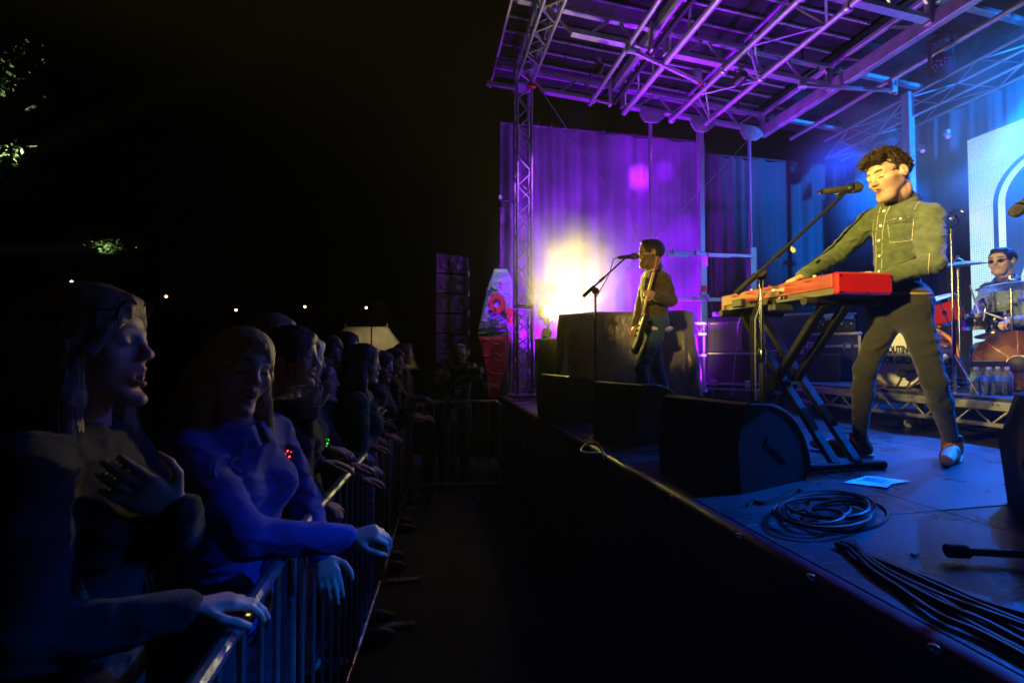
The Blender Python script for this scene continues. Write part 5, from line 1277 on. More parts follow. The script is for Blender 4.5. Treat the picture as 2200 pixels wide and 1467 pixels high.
P = [hit(tro, px, 629+.02*(px-1870), .004)[0] for px in range(1872, 2004, 6)]; P = [p for p in P if p is not None]
if len(P) > 3: MB().path(P, .006, 6).build('belt', belt_m, tro)
for pts in ([(1905, 632), (1903, 660), (1909, 700)], [(1935, 634), (1950, 650), (1985, 652)], [(1995, 640), (2002, 690), (2012, 760)]): seam(tro, pts, .0012, mat('trouser_seam', (.05, .045, .025), .8), 'seam', tro)
T_ = singer['T']; MB().ball(T_(-.079, .003, -.002), .0065, 8, 6).build('earpiece', mat('clear_bud', (.75, .6, .45), .3), bd_)

# ---- guitarist
GD = 4.5
anL = G(1392, 889); anR = G(1436, 882); anL[2] = anR[2] = STAGE+.087
Jg = dict(neck=A(1404, 583, 4.52), shR=A(1393, 600, 4.66), shL=A(1424, 601, 4.36), elR=A(1378, 656, 4.62), wrR=A(1367, 697, 4.42), elL=A(1441, 645, 4.36), wrL=A(1411, 637, 4.24),
          pelvis=A(1408, 697, 4.5), hipR=A(1402, 722, 4.58), hipL=A(1408, 722, 4.42), knR=A(1412, 792, 4.6), knL=A(1377, 792, 4.36), anR=anR, anL=anL, toR=G(1398, 884), toL=G(1352, 893))
Jg['toR'][2] = Jg['toL'][2] = STAGE+.04
tweed = cloth('brown_tweed', (.095, .064, .032), .9, .25, .4, 300); jeans = cloth('blue_jeans', (.03, .075, .16), .85, .2, .3, 300); wshirt = cloth('white_shirt', (.75, .72, .62), .8, .06, .15)
gtd = nv(A(1410, 590, 4.32)-A(1374, 712, 4.3))
hL = dict(d=nv(A(1392, 630, 4.2)-Jg['wrL']), n=nv(V(.2, .6, .1)), curl=1.0, side=1, thumb=.9); hR = dict(d=nv(A(1358, 716, 4.34)-Jg['wrR']), n=V(.9, .3, -.2), curl=.6, side=-1)
gtr = person('person', 'bearded guitarist in sunglasses, brown tweed jacket and blue jeans', Jg, A(1397, 547, 4.5), (-.965, .25, .02), (0, 0, 1), hs=1.13, h=.0075, skin=(.6, .36, .24), hairc=(.045, .022, .01), hair='short', mo=.008, beard=.75,
             top=dict(m=tweed, name='jacket', cm=wshirt), top_t=.024, bottom=dict(m=jeans), shoe=dict(m=black_plastic), hands=dict(R=hR, L=hL), hem=-.035, jacket=False, wr_amp=.004, seed=11, legw=.84, wide=.86)
T_, gb_ = gtr['T'], gtr['body']
lens_m = mat('dark_lens', (.01, .01, .012), .3, 0, 0, spec=.3)
for q in (-1, 1):
    MB().ball(T_(q*.033, .094, .004), (.024, .008, .018), 12, 8, Matrix((Vector(gtr['X']), Vector(gtr['F']), Vector(gtr['U']))).transposed()).build('sunglass_lens', lens_m, gb_)
    MB().path([T_(q*.056, .09, .01), T_(q*.08, .04, .012), T_(q*.083, -.01, .01)], .0028, 6).build('sunglass_arm', lens_m, gb_)
MB().path([T_(-.012, .1, .008), T_(0, .105, .01), T_(.012, .1, .008)], .003, 6).build('sunglass_bridge', lens_m, gb_)
MB().path([T_(-.083, -.01, .01), T_(-.086, -.02, -.02), T_(-.07, -.03, -.04)], .003, 6).build('earpiece', mat('clear_bud', (.75, .6, .45), .3), gb_)
jk = gtr['top']
for pts, w in (([(1392, 582), (1385, 600), (1381, 630)], .011), ([(1397, 580), (1392, 596), (1386, 620)], .007)): seam(jk, pts, w, wshirt, 'shirt_front', jk, .0)
seam(jk, [(1393, 598), (1389, 612), (1385, 640)], .008, mat('black_tie', (.01, .01, .012), .6), 'tie', jk, .012)
for a, b_ in (((1404, 588), (1386, 650)),): seam(jk, [a, (1398, 610), b_], .005, tweed, 'lapel', jk, .004)
w0 = Jg['wrL']; MB().tube(w0+nv(Jg['elL']-w0)*.035, w0-nv(Jg['elL']-w0)*.005, .042, 14, .04).build('shirt_cuff', wshirt, jk)
w0 = Jg['wrR']; MB().tube(w0+nv(Jg['elR']-w0)*.05, w0-nv(Jg['elR']-w0)*.0, .042, 14, .04).build('shirt_cuff', wshirt, jk)
S = Sdf(.009); pv_ = Jg['pelvis']; S.ell(pv_-V(0, 0, .045), (.165, .15, .045), None, .02); S.noise(folds(30, .008, 3)); Vt, Fc = S.mesh(); np_obj('shirt_tail', Vt, Fc, wshirt, gb_)
# guitar
gt = thing('electric_guitar', 'electric guitar with pale neck held upright by the guitarist', 'guitar', A(1374, 725, 4.25))
c0 = Vector(A(1376, 712, 4.24)); hd_ = Vector(A(1409, 592, 4.22)); ge = (hd_-c0).normalized(); gn = Vector((-.93, .3, .1)); gn = (gn-ge*gn.dot(ge)).normalized(); gs = ge.cross(gn)
wood = mat('guitar_body', (.02, .018, .018), .15, 0, .1, coat=.8); maple = mat('guitar_neck', (.72, .52, .28), .35, 0, .12, 12); guard = mat('pick_guard', (.75, .72, .62), .3)
out = [(-.22, .0), (-.205, .09), (-.13, .15), (-.03, .125), (.02, .11), (.08, .135), (.15, .12), (.17, .085), (.12, .06), (.1, .02), (.1, -.03), (.13, -.07), (.11, -.115), (.04, -.12), (-.03, -.115), (-.12, -.16), (-.2, -.1)]
MB().prism(out, c0, ge, gs, gn, .045).build('body', wood, gt); MB().prism([(a*.8, b_*.72) for a, b_ in out], c0+gn*.025, ge, gs, gn, .004).build('pick_guard', guard, gt)
nr_ = Matrix((gs, gn, ge)).transposed(); nl = (hd_-c0).length
MB().box(c0+ge*(.08+nl)/2+ge*.02+gn*.026, (.05, .022, nl-.06), nr_, .006).build('neck', maple, gt)
MB().prism([(0, -.025), (.03, -.04), (.17, -.05), (.19, -.02), (.17, .025), (.02, .025)], hd_+gn*.02, ge, gs, gn, .016).build('headstock', mat('headstock_red', (.25, .05, .05), .3), gt)
for k in range(6): MB().ball(hd_+ge*(.04+.022*k)-gs*.058+gn*.02, .009, 8, 6).build('tuning_peg', steel, gt)
for k in (-.05, 0, .05): MB().box(c0+ge*k+gn*.03, (.075, .016, .02), nr_, .004).build('pickup', black_plastic, gt)
for k in range(6): rod(gt, 'string', c0-ge*.1+gn*.041+gs*(-.02+.008*k), hd_+gn*.032+gs*(-.016+.0065*k), .0009, steel, 5)
tag(MB().path([Jg['neck']+V(-.02, .05, .02), Jg['shR']+V(-.02, 0, .06), A(1384, 640, 4.28), c0-ge*.1+gs*.1], .014, 6).build('guitar_strap', mat('strap', (.02, .02, .02), .6)), 'dark strap crossing the guitarist\'s chest', 'strap')

# ---- drummer
DD = 4.55
Jd = dict(neck=A(2160, 603, 4.6), shR=A(2124, 620, 4.72), shL=A(2203, 622, 4.38), elR=A(2104, 672, 4.62), wrR=A(2108, 690, 4.4), elL=A(2214, 688, 4.2), wrL=A(2172, 690, 4.12),
          pelvis=A(2165, 735, 4.62), hipR=A(2150, 745, 4.66), hipL=A(2180, 745, 4.5), knR=A(2108, 752, 4.4), knL=A(2165, 760, 4.1), anR=A(2105, 812, 4.45), anL=A(2160, 822, 4.1), toR=A(2080, 818, 4.35), toL=A(2130, 830, 4.0))
for q in 'RL': Jd['an'+q][2] = RZT+.087; Jd['to'+q][2] = RZT+.04
hR = dict(d=nv(V(-.8, -.3, .2)), n=V(-.1, 0, -1), curl=1.2, side=-1, thumb=1); hL = dict(d=nv(V(-.9, .1, -.2)), n=V(0, 0, -1), curl=1.1, side=1, thumb=1)
bshirt = cloth('blue_grey_shirt', (.16, .21, .26), .8, .15, .25, 300)
dr = person('person', 'drummer in a blue-grey shirt seated in front of the video screen', Jd, A(2152, 563, 4.55), (-.95, -.12, -.02), (0, 0, 1), hs=1.08, h=.0075, skin=(.6, .4, .32), hairc=(.012, .012, .016), hair='short', mo=0., beard=.25, top=dict(m=bshirt, name='shirt'), top_t=.016,
            bottom=dict(m=jeans), shoe=dict(m=black_plastic), hands=dict(R=hR, L=hL), hem=-.07, wr_amp=.006, seed=21, legw=1.05)
T_ = dr['T']; RM = Matrix((Vector(dr['X']), Vector(dr['F']), Vector(dr['U']))).transposed()
for q in (-1, 1):
    MB().ball(T_(q*.033, .092, .004), (.026, .008, .02), 12, 8, RM).build('sunglass_lens', lens_m, dr['body']); MB().path([T_(q*.056, .088, .01), T_(q*.08, .04, .012), T_(q*.083, -.01, .01)], .0028, 6).build('sunglass_arm', lens_m, dr['body'])
for px, py in ((2152, 600), (2147, 626), (2145, 652), (2143, 676)):
    q, n = hit(dr['top'], px, py, .002)
    if q is not None: MB().lathe([(.007, 0), (.006, .003)], q, n, 8).build('button', butt, dr['top'])
stickw = mat('hickory', (.7, .55, .35), .5)
for a, b_, lab in ((A(2109, 694, 4.36), A(2084, 613, 4.25), 'pale drumstick raised upright in the drummer\'s hand by the chrome stands'), (A(2170, 690, 4.05), A(2118, 672, 4.1), 'drumstick held low over the snare drum')):
    tag(MB().path([a, a+(b_-a)*.75, a+(b_-a)*.93, a+(b_-a)*.97, b_], [.008, .0075, .005, .0065, .004], 10).build('drumstick', stickw, base=a), lab, 'drumstick')
sp_ = Jd['pelvis']; t = thing('drum_throne', 'round black stool under the seated drummer', 'stool', (sp_[0], sp_[1], RZT))
MB().lathe([(.16, 0), (.18, .03), (.17, .06), (.02, .07)], (sp_[0], sp_[1], sp_[2]-.2), (0, 0, 1), 24).build('seat', black_plastic, t); rod(t, 'post', (sp_[0], sp_[1], RZT+.1), (sp_[0], sp_[1], sp_[2]-.2), .015, steel)
for a in (0, 2.1, 4.2): rod(t, 'leg', (sp_[0], sp_[1], RZT+.25), (sp_[0]+.22*math.cos(a), sp_[1]+.22*math.sin(a), RZT+.01), .01, steel)
# ================================================================== crowd barriers
def barrier(label, p0, p1, H=1.1, n=None):
    p0, p1 = Vector((*p0, 0)), Vector((*p1, 0)); d = (p1-p0); L = d.length; d.normalize(); Z = Vector((0, 0, 1))
    t = thing('crowd_barrier', label, 'barrier', (p0+p1)/2, 0, 'crowd barriers along the pit')
    r = .06
    arc = lambda c, a0, a1: [c+d*(r*math.cos(a))+Z*(r*math.sin(a)) for a in np.linspace(a0, a1, 5)]
    pts = [p0+Z*.14]+arc(p0+d*r+Z*(H-r), math.pi, math.pi/2)+arc(p1-d*r+Z*(H-r), math.pi/2, 0)+[p1+Z*.14]
    MB().path(pts, .019, 10).build('frame', galv, t); rod(t, 'bottom_rail', p0+Z*.16, p1+Z*.16, .014, galv)
    k = int(L/.115)
    for i in range(1, k): q = p0+d*(L*i/k); rod(t, 'bar', q+Z*.16, q+Z*(H-.01), .0075, galv, 6)
    s = d.cross(Z)
    for q in (p0+d*.25, p1-d*.25): MB().box(q+Z*.012, (.5, .05, .02), rotz(math.atan2(s.y, s.x)), .004).build('foot', galv, t); rod(t, 'foot_post', q+Z*.02, q+Z*.16, .014, galv)
barrier('nearest steel crowd barrier at the bottom left', (-.34, -.75), (-.378, 1.42))
barrier('steel crowd barrier whose top rail shines yellow-white beside the pit', (-.389, 1.47), (-.28, 3.14))
barrier('steel crowd barrier farther along the pit under the resting hands', (-.272, 3.19), (-.19, 5.2))
barrier('steel crowd barrier across the far end of the pit before the photographer', (-.14, 5.34), (.86, 5.22))

# ================================================================== the crowd
def stand(hc, face, shw=.165, lean=0., body=None, z0=0.):
    hc = np.array(hc, float); f = nv(np.array([face[0], face[1], 0])) if body is None else nv(np.array([body[0], body[1], 0])); r = np.cross(f, V(0, 0, 1)); H = hc[2]-z0+.12
    ff = nv(np.array([face[0], face[1], 0])); nk = hc-ff*.025-V(0, 0, .165); pel = V(nk[0], nk[1], 0)-f*lean+V(0, 0, z0+H*.545)
    J = dict(neck=nk, pelvis=pel)
    for q, s in (('R', 1), ('L', -1)):
        J['sh'+q] = nk+r*s*shw-V(0, 0, .045); J['hip'+q] = pel+r*s*.085-V(0, 0, .05); J['kn'+q] = J['hip'+q]*V(1, 1, 0)+f*.03+V(0, 0, z0+H*.285); J['an'+q] = J['hip'+q]*V(1, 1, 0)+r*s*.01+V(0, 0, z0+.087); J['to'+q] = J['an'+q]+f*.13-V(0, 0, .045)
        J['el'+q] = J['sh'+q]+r*s*.05-V(0, 0, .27)+f*.03; J['wr'+q] = J['el'+q]+f*.2-V(0, 0, .02)-r*s*.06
    return J, f, r
def reach(J, q, w, out=(0, 0, -1), L1=.28, L2=.25):
    a = J['sh'+q]; w = np.array(w, float); v = w-a; d = np.linalg.norm(v); d2 = min(d, (L1+L2)*.98); w = a+v/d*d2 if d > (L1+L2)*.98 else w
    d = d2; x = (d*d+L1*L1-L2*L2)/(2*d); hgt = math.sqrt(max(L1*L1-x*x, 0)); e = nv(v); o = np.array(out, float); o = nv(o-e*np.dot(o, e)); J['el'+q] = a+e*x+o*hgt; J['wr'+q] = w
hood = cloth('blue_hoodie', (.06, .09, .42), .9, .15, .35, 260); dark1 = cloth('charcoal_knit', (.025, .026, .03), .9, .2, .4, 240); dark2 = cloth('navy_top', (.02, .03, .06), .9, .2, .3, 260); green1 = cloth('green_cardigan', (.02, .06, .045), .9, .2, .4, 240); blk = cloth('black_top', (.015, .015, .017), .9, .2, .3, 260)
dj = cloth('dark_jeans', (.02, .025, .04), .85, .2, .3, 260); pal = dict(m=dj, to=.97); tr_ = dict(m=black_plastic)
BARZ = 1.13
# -- laughing woman nearest the camera
hc = A(192, 752, .95); f = (.96, .05, .12); J, bf, br = stand(hc, f, .17, 0, (.97, .2))
reach(J, 'L', A(388, 1102, .93), (.7, -.3, -.7))
w1 = person('person', 'laughing woman nearest the camera, glasses pushed up, hand on her chest', J, hc, f, (-.18, 0, 1), 1.02, .006, (.6, .36, .28), (.30, .19, .09), 'long', .02, 0, 1, 'front row of the crowd', top=dict(m=blk, name='cardigan'), bottom=pal, shoe=tr_,
            hands=dict(L=dict(d=nv(A(215, 1010, .84)-J['wrL']), n=nv(V(-.55, .75, .1)), curl=.16, spread=.05, side=-1, thumb=.2)), hem=-.1, hairL=.42, seed=31, collar=False, wr_amp=.004)
T_ = w1['T']; frame_b = mat('glasses_frame', (.02, .02, .025), .2)
for q in (-1, 1):
    ring = [T_(q*.034+.026*math.cos(a), .088+.012*math.sin(a), .068+.022*math.sin(a)) for a in np.linspace(0, 6.283, 21)[:-1]]; MB().path(ring, .0022, 6, closed=True).build('glasses_rim', frame_b, w1['body'])
    MB().path([T_(q*.06, .085, .07), T_(q*.088, .03, .07), T_(q*.092, -.03, .06)], .0022, 6).build('glasses_arm', frame_b, w1['body'])
wl_ = J['wrL']; dd = nv(J['elL']-wl_); MB().lathe([(.034, -.008), (.036, 0), (.034, .008)], wl_+dd*.025, dd, 20, False).build('wristband', mat('paper_band', (.7, .72, .8), .5), w1['body'])
# -- laughing woman in the blue hoodie
hc = A(512, 800, 1.36); f = (.72, -.66, .0); J, bf, br = stand(hc, f, .165, 0, (.9, -.35))
reach(J, 'R', A(742, 1158, 1.3), (.1, -.5, -.8)); reach(J, 'L', A(690, 1190, 1.45), (.2, .5, -.8))
w2 = person('person', 'laughing blonde woman in a bright blue zipped hoodie', J, hc, f, (.12, .1, 1), 1., .006, (.6, .36, .28), (.42, .28, .13), 'long', .022, 0, 1, 'front row of the crowd', top=dict(m=hood, name='hoodie'), bottom=pal, shoe=tr_,
            hands=dict(R=dict(d=nv(V(1, .1, .1)), n=V(0, .3, -1), curl=.9, side=-1)), hem=-.12, hairL=.3, seed=32, wr_amp=.004)
let = mat('hoodie_print', (.35, .45, .8), .7)
for ch, px, py, sz in (('C', 474, 1012, .1), ('S', 506, 1010, .085)):
    q, n = hit(w2['top'], px, py, .006)
    if q is not None: text_part('lettering', ch, sz, frame_m(q, Vector((0, 0, 1)).cross(n), (0, 0, 1)), let, w2['top'], .8, .002)
# -- others, front to back
def fan(label, px, py, D, face, hair, hairc, top, skin=(.58, .35, .27), mo=.004, hs=.98, reachR=None, reachL=None, seed=1, hairL=.3, body=None, up=(0, 0, 1), fem=1, h=.0075, hands=None, beard=0., lean=.0, z=0):
    hc = A(px, py, D); J, bf, br = stand(hc, face, .16, lean, body or (.95, .1))
    if reachR is not None: reach(J, 'R', reachR, (0, -.4, -.9))
    if reachL is not None: reach(J, 'L', reachL, (0, .4, -.9))
    return person('person', label, J, hc, face, up, hs, h, skin, hairc, hair, mo, beard, fem, 'front row of the crowd', top=dict(m=top, name='top'), bottom=pal, shoe=tr_, hem=-.1, hairL=hairL, seed=seed, collar=False, hands=hands, strands=False, wr_amp=.004), J
fan('fair-haired woman seen in profile close behind the blue hoodie', 582, 738, 1.98, (.97, -.05, 0), 'bob', (.3, .2, .1), dark2, seed=33, hairL=.12)
w4, J4 = fan('woman with tied-up reddish hair holding a plastic cup', 628, 770, 1.86, (.97, -.1, .03), 'tied', (.06, .025, .012), blk, seed=34, mo=.01, reachR=A(655, 905, 1.75), reachL=A(678, 1078, 1.78), hands=dict(L=dict(d=nv(V(.9, -.1, -.35)), n=V(.2, 0, -1), curl=1.0)))
w5, J5 = fan('woman with long pale hair and a pink flower behind her ear', 652, 776, 2.28, (.9, .42, -.04), 'long', (.62, .6, .55), dark2, seed=35, hairL=.5)
fl_ = Vector(A(671, 744, 2.16)); pk = mat('pink_petals', (.8, .03, .3), .5)
for k in range(6): a = k*1.047; MB().ball(fl_+_R*.022*math.cos(a)+_U*.022*math.sin(a), (.016, .01, .016), 8, 6).build('flower_petal', pk, w5['body'])
fan('dark-haired woman with glitter on her face looking towards the camera', 702, 768, 2.62, (.75, -.6, 0), 'long', (.015, .01, .008), blk, (.3, .18, .13), seed=36, hairL=.25)
fan('woman in profile with open mouth, low beside the pale hair', 684, 822, 2.45, (.97, .1, .1), 'short', (.05, .03, .02), blk, seed=37, mo=.012)
w8, J8 = fan('dark long-haired woman in profile wearing a green cardigan and lanyard', 779, 786, 2.72, (.97, .12, .02), 'long', (.018, .012, .01), green1, seed=38, hairL=.28, reachR=A(795, 905, 2.7), reachL=A(818, 935, 2.95))
fan('woman with a dark fringe half hidden behind the green cardigan', 742, 752, 3.25, (.9, -.3, .05), 'bob', (.02, .012, .01), dark2, seed=44, hairL=.1, up=(.1, 0, 1))
fan('dark-haired man at the back looking past the pink-lit woman', 868, 762, 5.1, (.95, .1, 0), 'short', (.02, .015, .01), blk, seed=45, fem=0)
w9, J9 = fan('dark-haired woman with sparkling face paint holding a cup', 818, 790, 3.55, (.9, -.4, -.05), 'long', (.02, .014, .01), blk, seed=39, hairL=.3, reachR=A(872, 905, 3.35), reachL=A(880, 880, 3.6))
w10, J10 = fan('pink-lit dark-haired woman farthest along the side barrier', 846, 778, 4.3, (.75, -.6, 0), 'long', (.03, .02, .015), blk, seed=40, hairL=.28, reachL=A(888, 890, 4.2))
fan('smiling woman leaning her head over the far barrier', 938, 800, 5.62, (.35, -.93, 0), 'tied', (.03, .02, .015), blk, (.55, .3, .24), seed=41, mo=.012, up=(.45, 0, .9), body=(.2, -1), lean=-.05)
# -- photographer
hc = A(986, 762, 5.75); f = (.55, -.83, 0); J, bf, br = stand(hc, f, .185, 0, (.25, -.97))
reach(J, 'R', A(992, 795, 5.45), (-.6, 0, -.8)); reach(J, 'L', A(1012, 800, 5.4), (.7, 0, -.7))
ph = person('person', 'grey-haired photographer in black holding a camera at the far barrier', J, hc, f, (0, 0, 1), 1.06, .0075, (.56, .34, .26), (.3, .3, .32), 'short', .0, .15, 0, None, top=dict(m=blk, name='sweater'), bottom=pal, shoe=tr_,
            hands=dict(R=dict(d=nv(V(.2, -.3, .8)), n=nv(V(.6, -.7, 0)), curl=.9), L=dict(d=nv(V(.3, -.7, .5)), n=V(0, 0, 1), curl=.8)), hem=-.1, seed=43, collar=False, strands=False)
T_ = ph['T']
for q in (-1, 1):
    ring = [T_(q*.033+.021*math.cos(a), .1, .004+.016*math.sin(a)) for a in np.linspace(0, 6.283, 17)[:-1]]; MB().path(ring, .002, 6, closed=True).build('glasses_rim', frame_b, ph['body']); MB().path([T_(q*.054, .096, .008), T_(q*.082, .03, .01), T_(q*.083, -.01, .008)], .002, 6).build('glasses_arm', frame_b, ph['body'])
MB().path([T_(-.012, .101, .006), T_(.012, .101, .006)], .002, 6).build('glasses_bridge', frame_b, ph['body'])
cm = Vector(A(1005, 796, 5.38)); cf = Vector((.75, -.66, 0)).normalized(); crz = math.atan2(cf.y, cf.x)
t = thing('photo_camera', 'black camera with a long lens held by the photographer', 'camera', cm)
MB().box(cm, (.06, .15, .1), rotz(crz), .012).build('body', black_plastic, t); MB().box(cm+Vector((0, 0, .065)), (.05, .06, .04), rotz(crz), .01).build('prism_housing', black_plastic, t)
MB().lathe([(.04, .03), (.042, .06), (.04, .1), (.046, .12), (.046, .2), (.04, .205)], cm, cf, 20).build('lens', black_metal, t); MB().lathe([(.041, .085), (.042, .09), (.042, .1), (.041, .105)], cm, cf, 20).build('focus_ring', steel, t)
MB().lathe([(.036, .206), (0, .212)], cm, cf, 20, False).build('front_glass', mat('lens_glass', (.3, .33, .4), .1), t)
q, n = hit(ph['top'], 983, 839, .004)
if q is not None:
    e = Vector((0, 0, 1)).cross(n); t = thing('badge', 'white pass badge hanging on the photographer\'s chest', 'badge', q)
    M = frame_m(q, e, (0, 0, 1)); R3 = M.to_3x3(); MB().box(q, (.07, .1, .003), R3, .001).build('card', white_p, t); MB().box(q+R3 @ Vector((0, .025, .002)), (.05, .025, .002), R3).build('print', black_plastic, t)
    for x_ in (-.015, .017): MB().box(q+R3 @ Vector((x_, -.02, .002)), (.024, .035, .002), R3).build('print', mat('badge_blue', (.1, .2, .5), .5), t)
# -- what they hold and wear
cup_m = mat('clear_cup', (.85, .9, .95), .08, 0, 0, trans=.85, ior=1.15)
def cup(label, c, r=.042, hgt=.13):
    c = Vector(c); t = thing('plastic_cup', label, 'cup', c, 0, 'plastic cups in the crowd'); MB().lathe([(.0, .0), (r*.72, 0), (r, hgt), (r*1.05, hgt+.004), (r*.98, hgt+.002), (r*.7, .004)], c, (0, 0, 1), 20, False).build('wall', cup_m, t); MB().lathe([(r*.71, .006), (r*.85, hgt*.45), (0, hgt*.45)], c, (0, 0, 1), 20, False).build('drink', mat('lager', (.35, .3, .2), .2), t)
cup('large clear cup held before the woman with tied hair', A(662, 900, 1.72), .052, .12); cup('clear cup in the hands of the green cardigan woman', A(797, 905, 2.66)); cup('clear cup held over the barrier by the sparkling-faced woman', A(881, 905, 3.35), .045, .15)
def lanyard(body, pts, m, name='lanyard'): seam(body, pts, .006, m, name, body, .004)
lan = mat('silver_ribbon', (.55, .55, .65), .35); redr = mat('red_ribbon', (.8, .06, .03), .5)
lanyard(w8['top'], [(783, 838), (791, 855), (802, 873), (806, 880)], lan); lanyard(w9['top'], [(832, 820), (838, 832), (844, 842)], redr); lanyard(w4['top'], [(640, 845), (655, 880)], lan)
def glow_badge(label, c, col, s=1.):
    c = Vector(c); t = thing('glow_badge', label, 'glowing badge', c); r_ = random.Random(5)
    for k in range(11): a = k*2.4; MB().ball(c+(_R*math.cos(a)+_U*math.sin(a))*.008*s*math.sqrt(k), .0034*s, 6, 5).build('diode', mat('glow_%s%d' % (label[:5], k % 2), (.1, .1, .1), .4, emit=col, estr=4 if k % 2 else 1.2), t)
    MB().box(c+_F*.008, (.05*s, .01, .05*s), rotz(-YAW), .004).build('case', black_plastic, t)
glow_badge('red glowing badge on a lanyard behind the blue hoodie', A(613, 975, 1.5), (1, .05, .12), .9); glow_badge('green glowing badge above the shiny barrier rail', A(697, 948, 2.05), (.03, 1, .05), .9)

# ================================================================== beside the stage: loudspeaker tower, banner
pa = Vector(at(972, 850, 7.4)); prz = face_rz(pa)+.25; PM = Matrix.Translation((pa.x, pa.y, 0)) @ Matrix.Rotation(prz, 4, 'Z')
cab = mat('speaker_paint', (.03, .03, .026), .55, 0, .2, 20, .2, 200)
for k in range(6):
    z = 1.34+.325*k; nm = ('lowest', 'second', 'third', 'fourth', 'fifth', 'topmost')[k]
    t = thing('line_array_speaker', 'dark wide loudspeaker, %s in the tower left of the banner' % nm, 'loudspeaker', PM @ Vector((0, 0, z)), prz, 'loudspeaker tower')
    MB().prism([(-.27, .0), (.27, .02), (.27, .29), (-.27, .31)], (0, .2, 0), (1, 0, 0), (0, 0, 1), (0, 1, 0), .4).build('cabinet', cab, t, world=False)
    for x in (-.12, .1): MB().lathe([(.1, 0), (.1, .012), (.08, .014), (0, -.01)], (x, -.003, .155), (0, -1, 0), 20).build('driver', black_metal, t, world=False)
    MB().box((.275, .02, .01), (.03, .05, .09), None, .006).build('rigging_latch', mat('cream_latch', (.6, .55, .35), .4), t, world=False); MB().ball((-.275, .02, .02), .012, 8, 6).build('rigging_pin', steel, t, world=False)
t = thing('subwoofer', 'large dark bass loudspeaker at the foot of the speaker tower', 'loudspeaker', PM @ Vector((0.1, 0, 0)), prz)
MB().box((0, .35, .66), (.9, .7, 1.3), None, .02).build('cabinet', cab, t, world=False); MB().box((0, -.003, .66), (.8, .012, 1.2), None, .004).build('grille', MATS['grille_cloth'], t, world=False)
MB().box((.28, -.03, 1.36), (.22, .04, .05), None, .006).build('bracket', mat('cream_latch', (.6, .55, .35), .4), t, world=False)
# feather banner, seen from the back so its print is mirrored
BD = 7.0; bt_ = [at(1061, 578, BD), at(1102, 575, BD)]; bb_ = [at(1046, 862, BD), at(1062, 862, BD)]
outline = [(1062, 580), (1086, 572), (1100, 600), (1102, 690), (1098, 730), (1090, 775), (1076, 828), (1066, 862), (1048, 862), (1044, 812), (1032, 745), (1026, 716), (1038, 660), (1050, 612)]
bn = thing('feather_banner', 'tall festival flag, pale blue above and red below, its print mirrored', 'banner', at(1060, 862, BD))
def band(y0, y1, m, name, D=BD):
    rows = 14; vs = []; fs = []
    Lx = [(580, 1062), (612, 1050), (660, 1038), (716, 1026), (745, 1032), (812, 1044), (862, 1048)]; Rx = [(572, 1086), (600, 1100), (690, 1102), (730, 1098), (775, 1090), (828, 1076), (862, 1066)]
    ip = lambda T, y: float(np.interp(y, [a for a, _ in T], [b for _, b in T]))
    for j in range(rows+1):
        y = y0+(y1-y0)*j/rows
        for i in range(9):
            u = i/8; x = ip(Lx, y)+(ip(Rx, y)-ip(Lx, y))*u; p = at(x, y, D)
            w = .007*math.sin(u*7+j*.5); vs.append(tuple(p+Vector((0, w, 0)))); 
    for j in range(rows):
        for i in range(8): a = j*9+i; fs.append((a, a+1, a+10, a+9))
    o = mesh_obj(name, vs, fs, m, bn); sd = o.modifiers.new('s', 'SOLIDIFY'); sd.thickness = .002; return o
sky_cl = cloth('banner_blue', (.42, .5, .72), .6, .08, .1, 60, 0.); red_cl = cloth('banner_red', (.5, .025, .05), .5, .12, .1, 60, 0.); grn = cloth('banner_green', (.12, .3, .08), .6, .5, .2, 60, 0.)
band(578, 712, sky_cl, 'upper_field'); band(712, 722, grn, 'grass_strip'); band(722, 862, red_cl, 'lower_field')
bp = lambda px, py: Vector(at(px, py, BD))-_F*.025
bxm = -_R
def btext(body, px, py, size, m, tilt=0., sx=1., bold=.0): 
    e = (bxm*math.cos(tilt)+Vector((0, 0, 1))*math.sin(tilt)); u = Vector((0, 0, 1))*math.cos(tilt)-bxm*math.sin(tilt); c = bp(px, py); M = Matrix(((e.x, u.x, -_F.x, c.x), (e.y, u.y, -_F.y, c.y), (e.z, u.z, -_F.z, c.z), (0, 0, 0, 1)))
    text_part('lettering', body, size, M, m, bn, sx, .002, bold)
rdp = cloth('banner_print_red', (.62, .06, .03), .6, .05, .05, 60, 0.); dkp = cloth('banner_print_dark', (.03, .03, .05), .6, .05, .05, 60, 0.)
btext('O', 1068, 654, .36, rdp, -.1, .8, .022); btext('S', 1096, 680, .3, rdp, -.1, .75, .02); btext('h!', 1050, 628, .19, dkp, -.1, .7); btext('festival', 1070, 684, .14, dkp, -.35, .8, .001); btext('HOT', 1055, 828, .12, cloth('banner_print_pink', (.8, .35, .4), .6, .05, .05, 60, 0.), 0, .9)
for px, py in ((1044, 694), (1074, 703)): MB().ball(bp(px, py), (.025, .006, .018), 10, 6).build('print_petal', rdp, bn)
MB().ball(bp(1076, 610), (.035, .006, .03), 10, 6).build('print_bee', cloth('bee', (.35, .28, .06), .6, .3, .1, 60, 0.), bn)
for k in range(22): x = 1034+k*3.1; c = bp(x, 716); rod(bn, 'grass_blade', c, c+Vector((.012*math.sin(k*2), 0, .06+.05*abs(math.sin(k*1.7)))), .004, grn, 5)
MB().path([at(1102, 862, BD+.02), at(1104, 700, BD+.02), at(1096, 590, BD+.02), at(1070, 572, BD+.02)], .012, 8).build('pole', black_metal, bn); MB().lathe([(.2, 0), (.18, .04), (.03, .06), (.02, at(1102, 862, BD).z)], (at(1102, 862, BD).x, at(1102, 862, BD).y, 0), (0, 0, 1), 20).build('base', black_metal, bn)

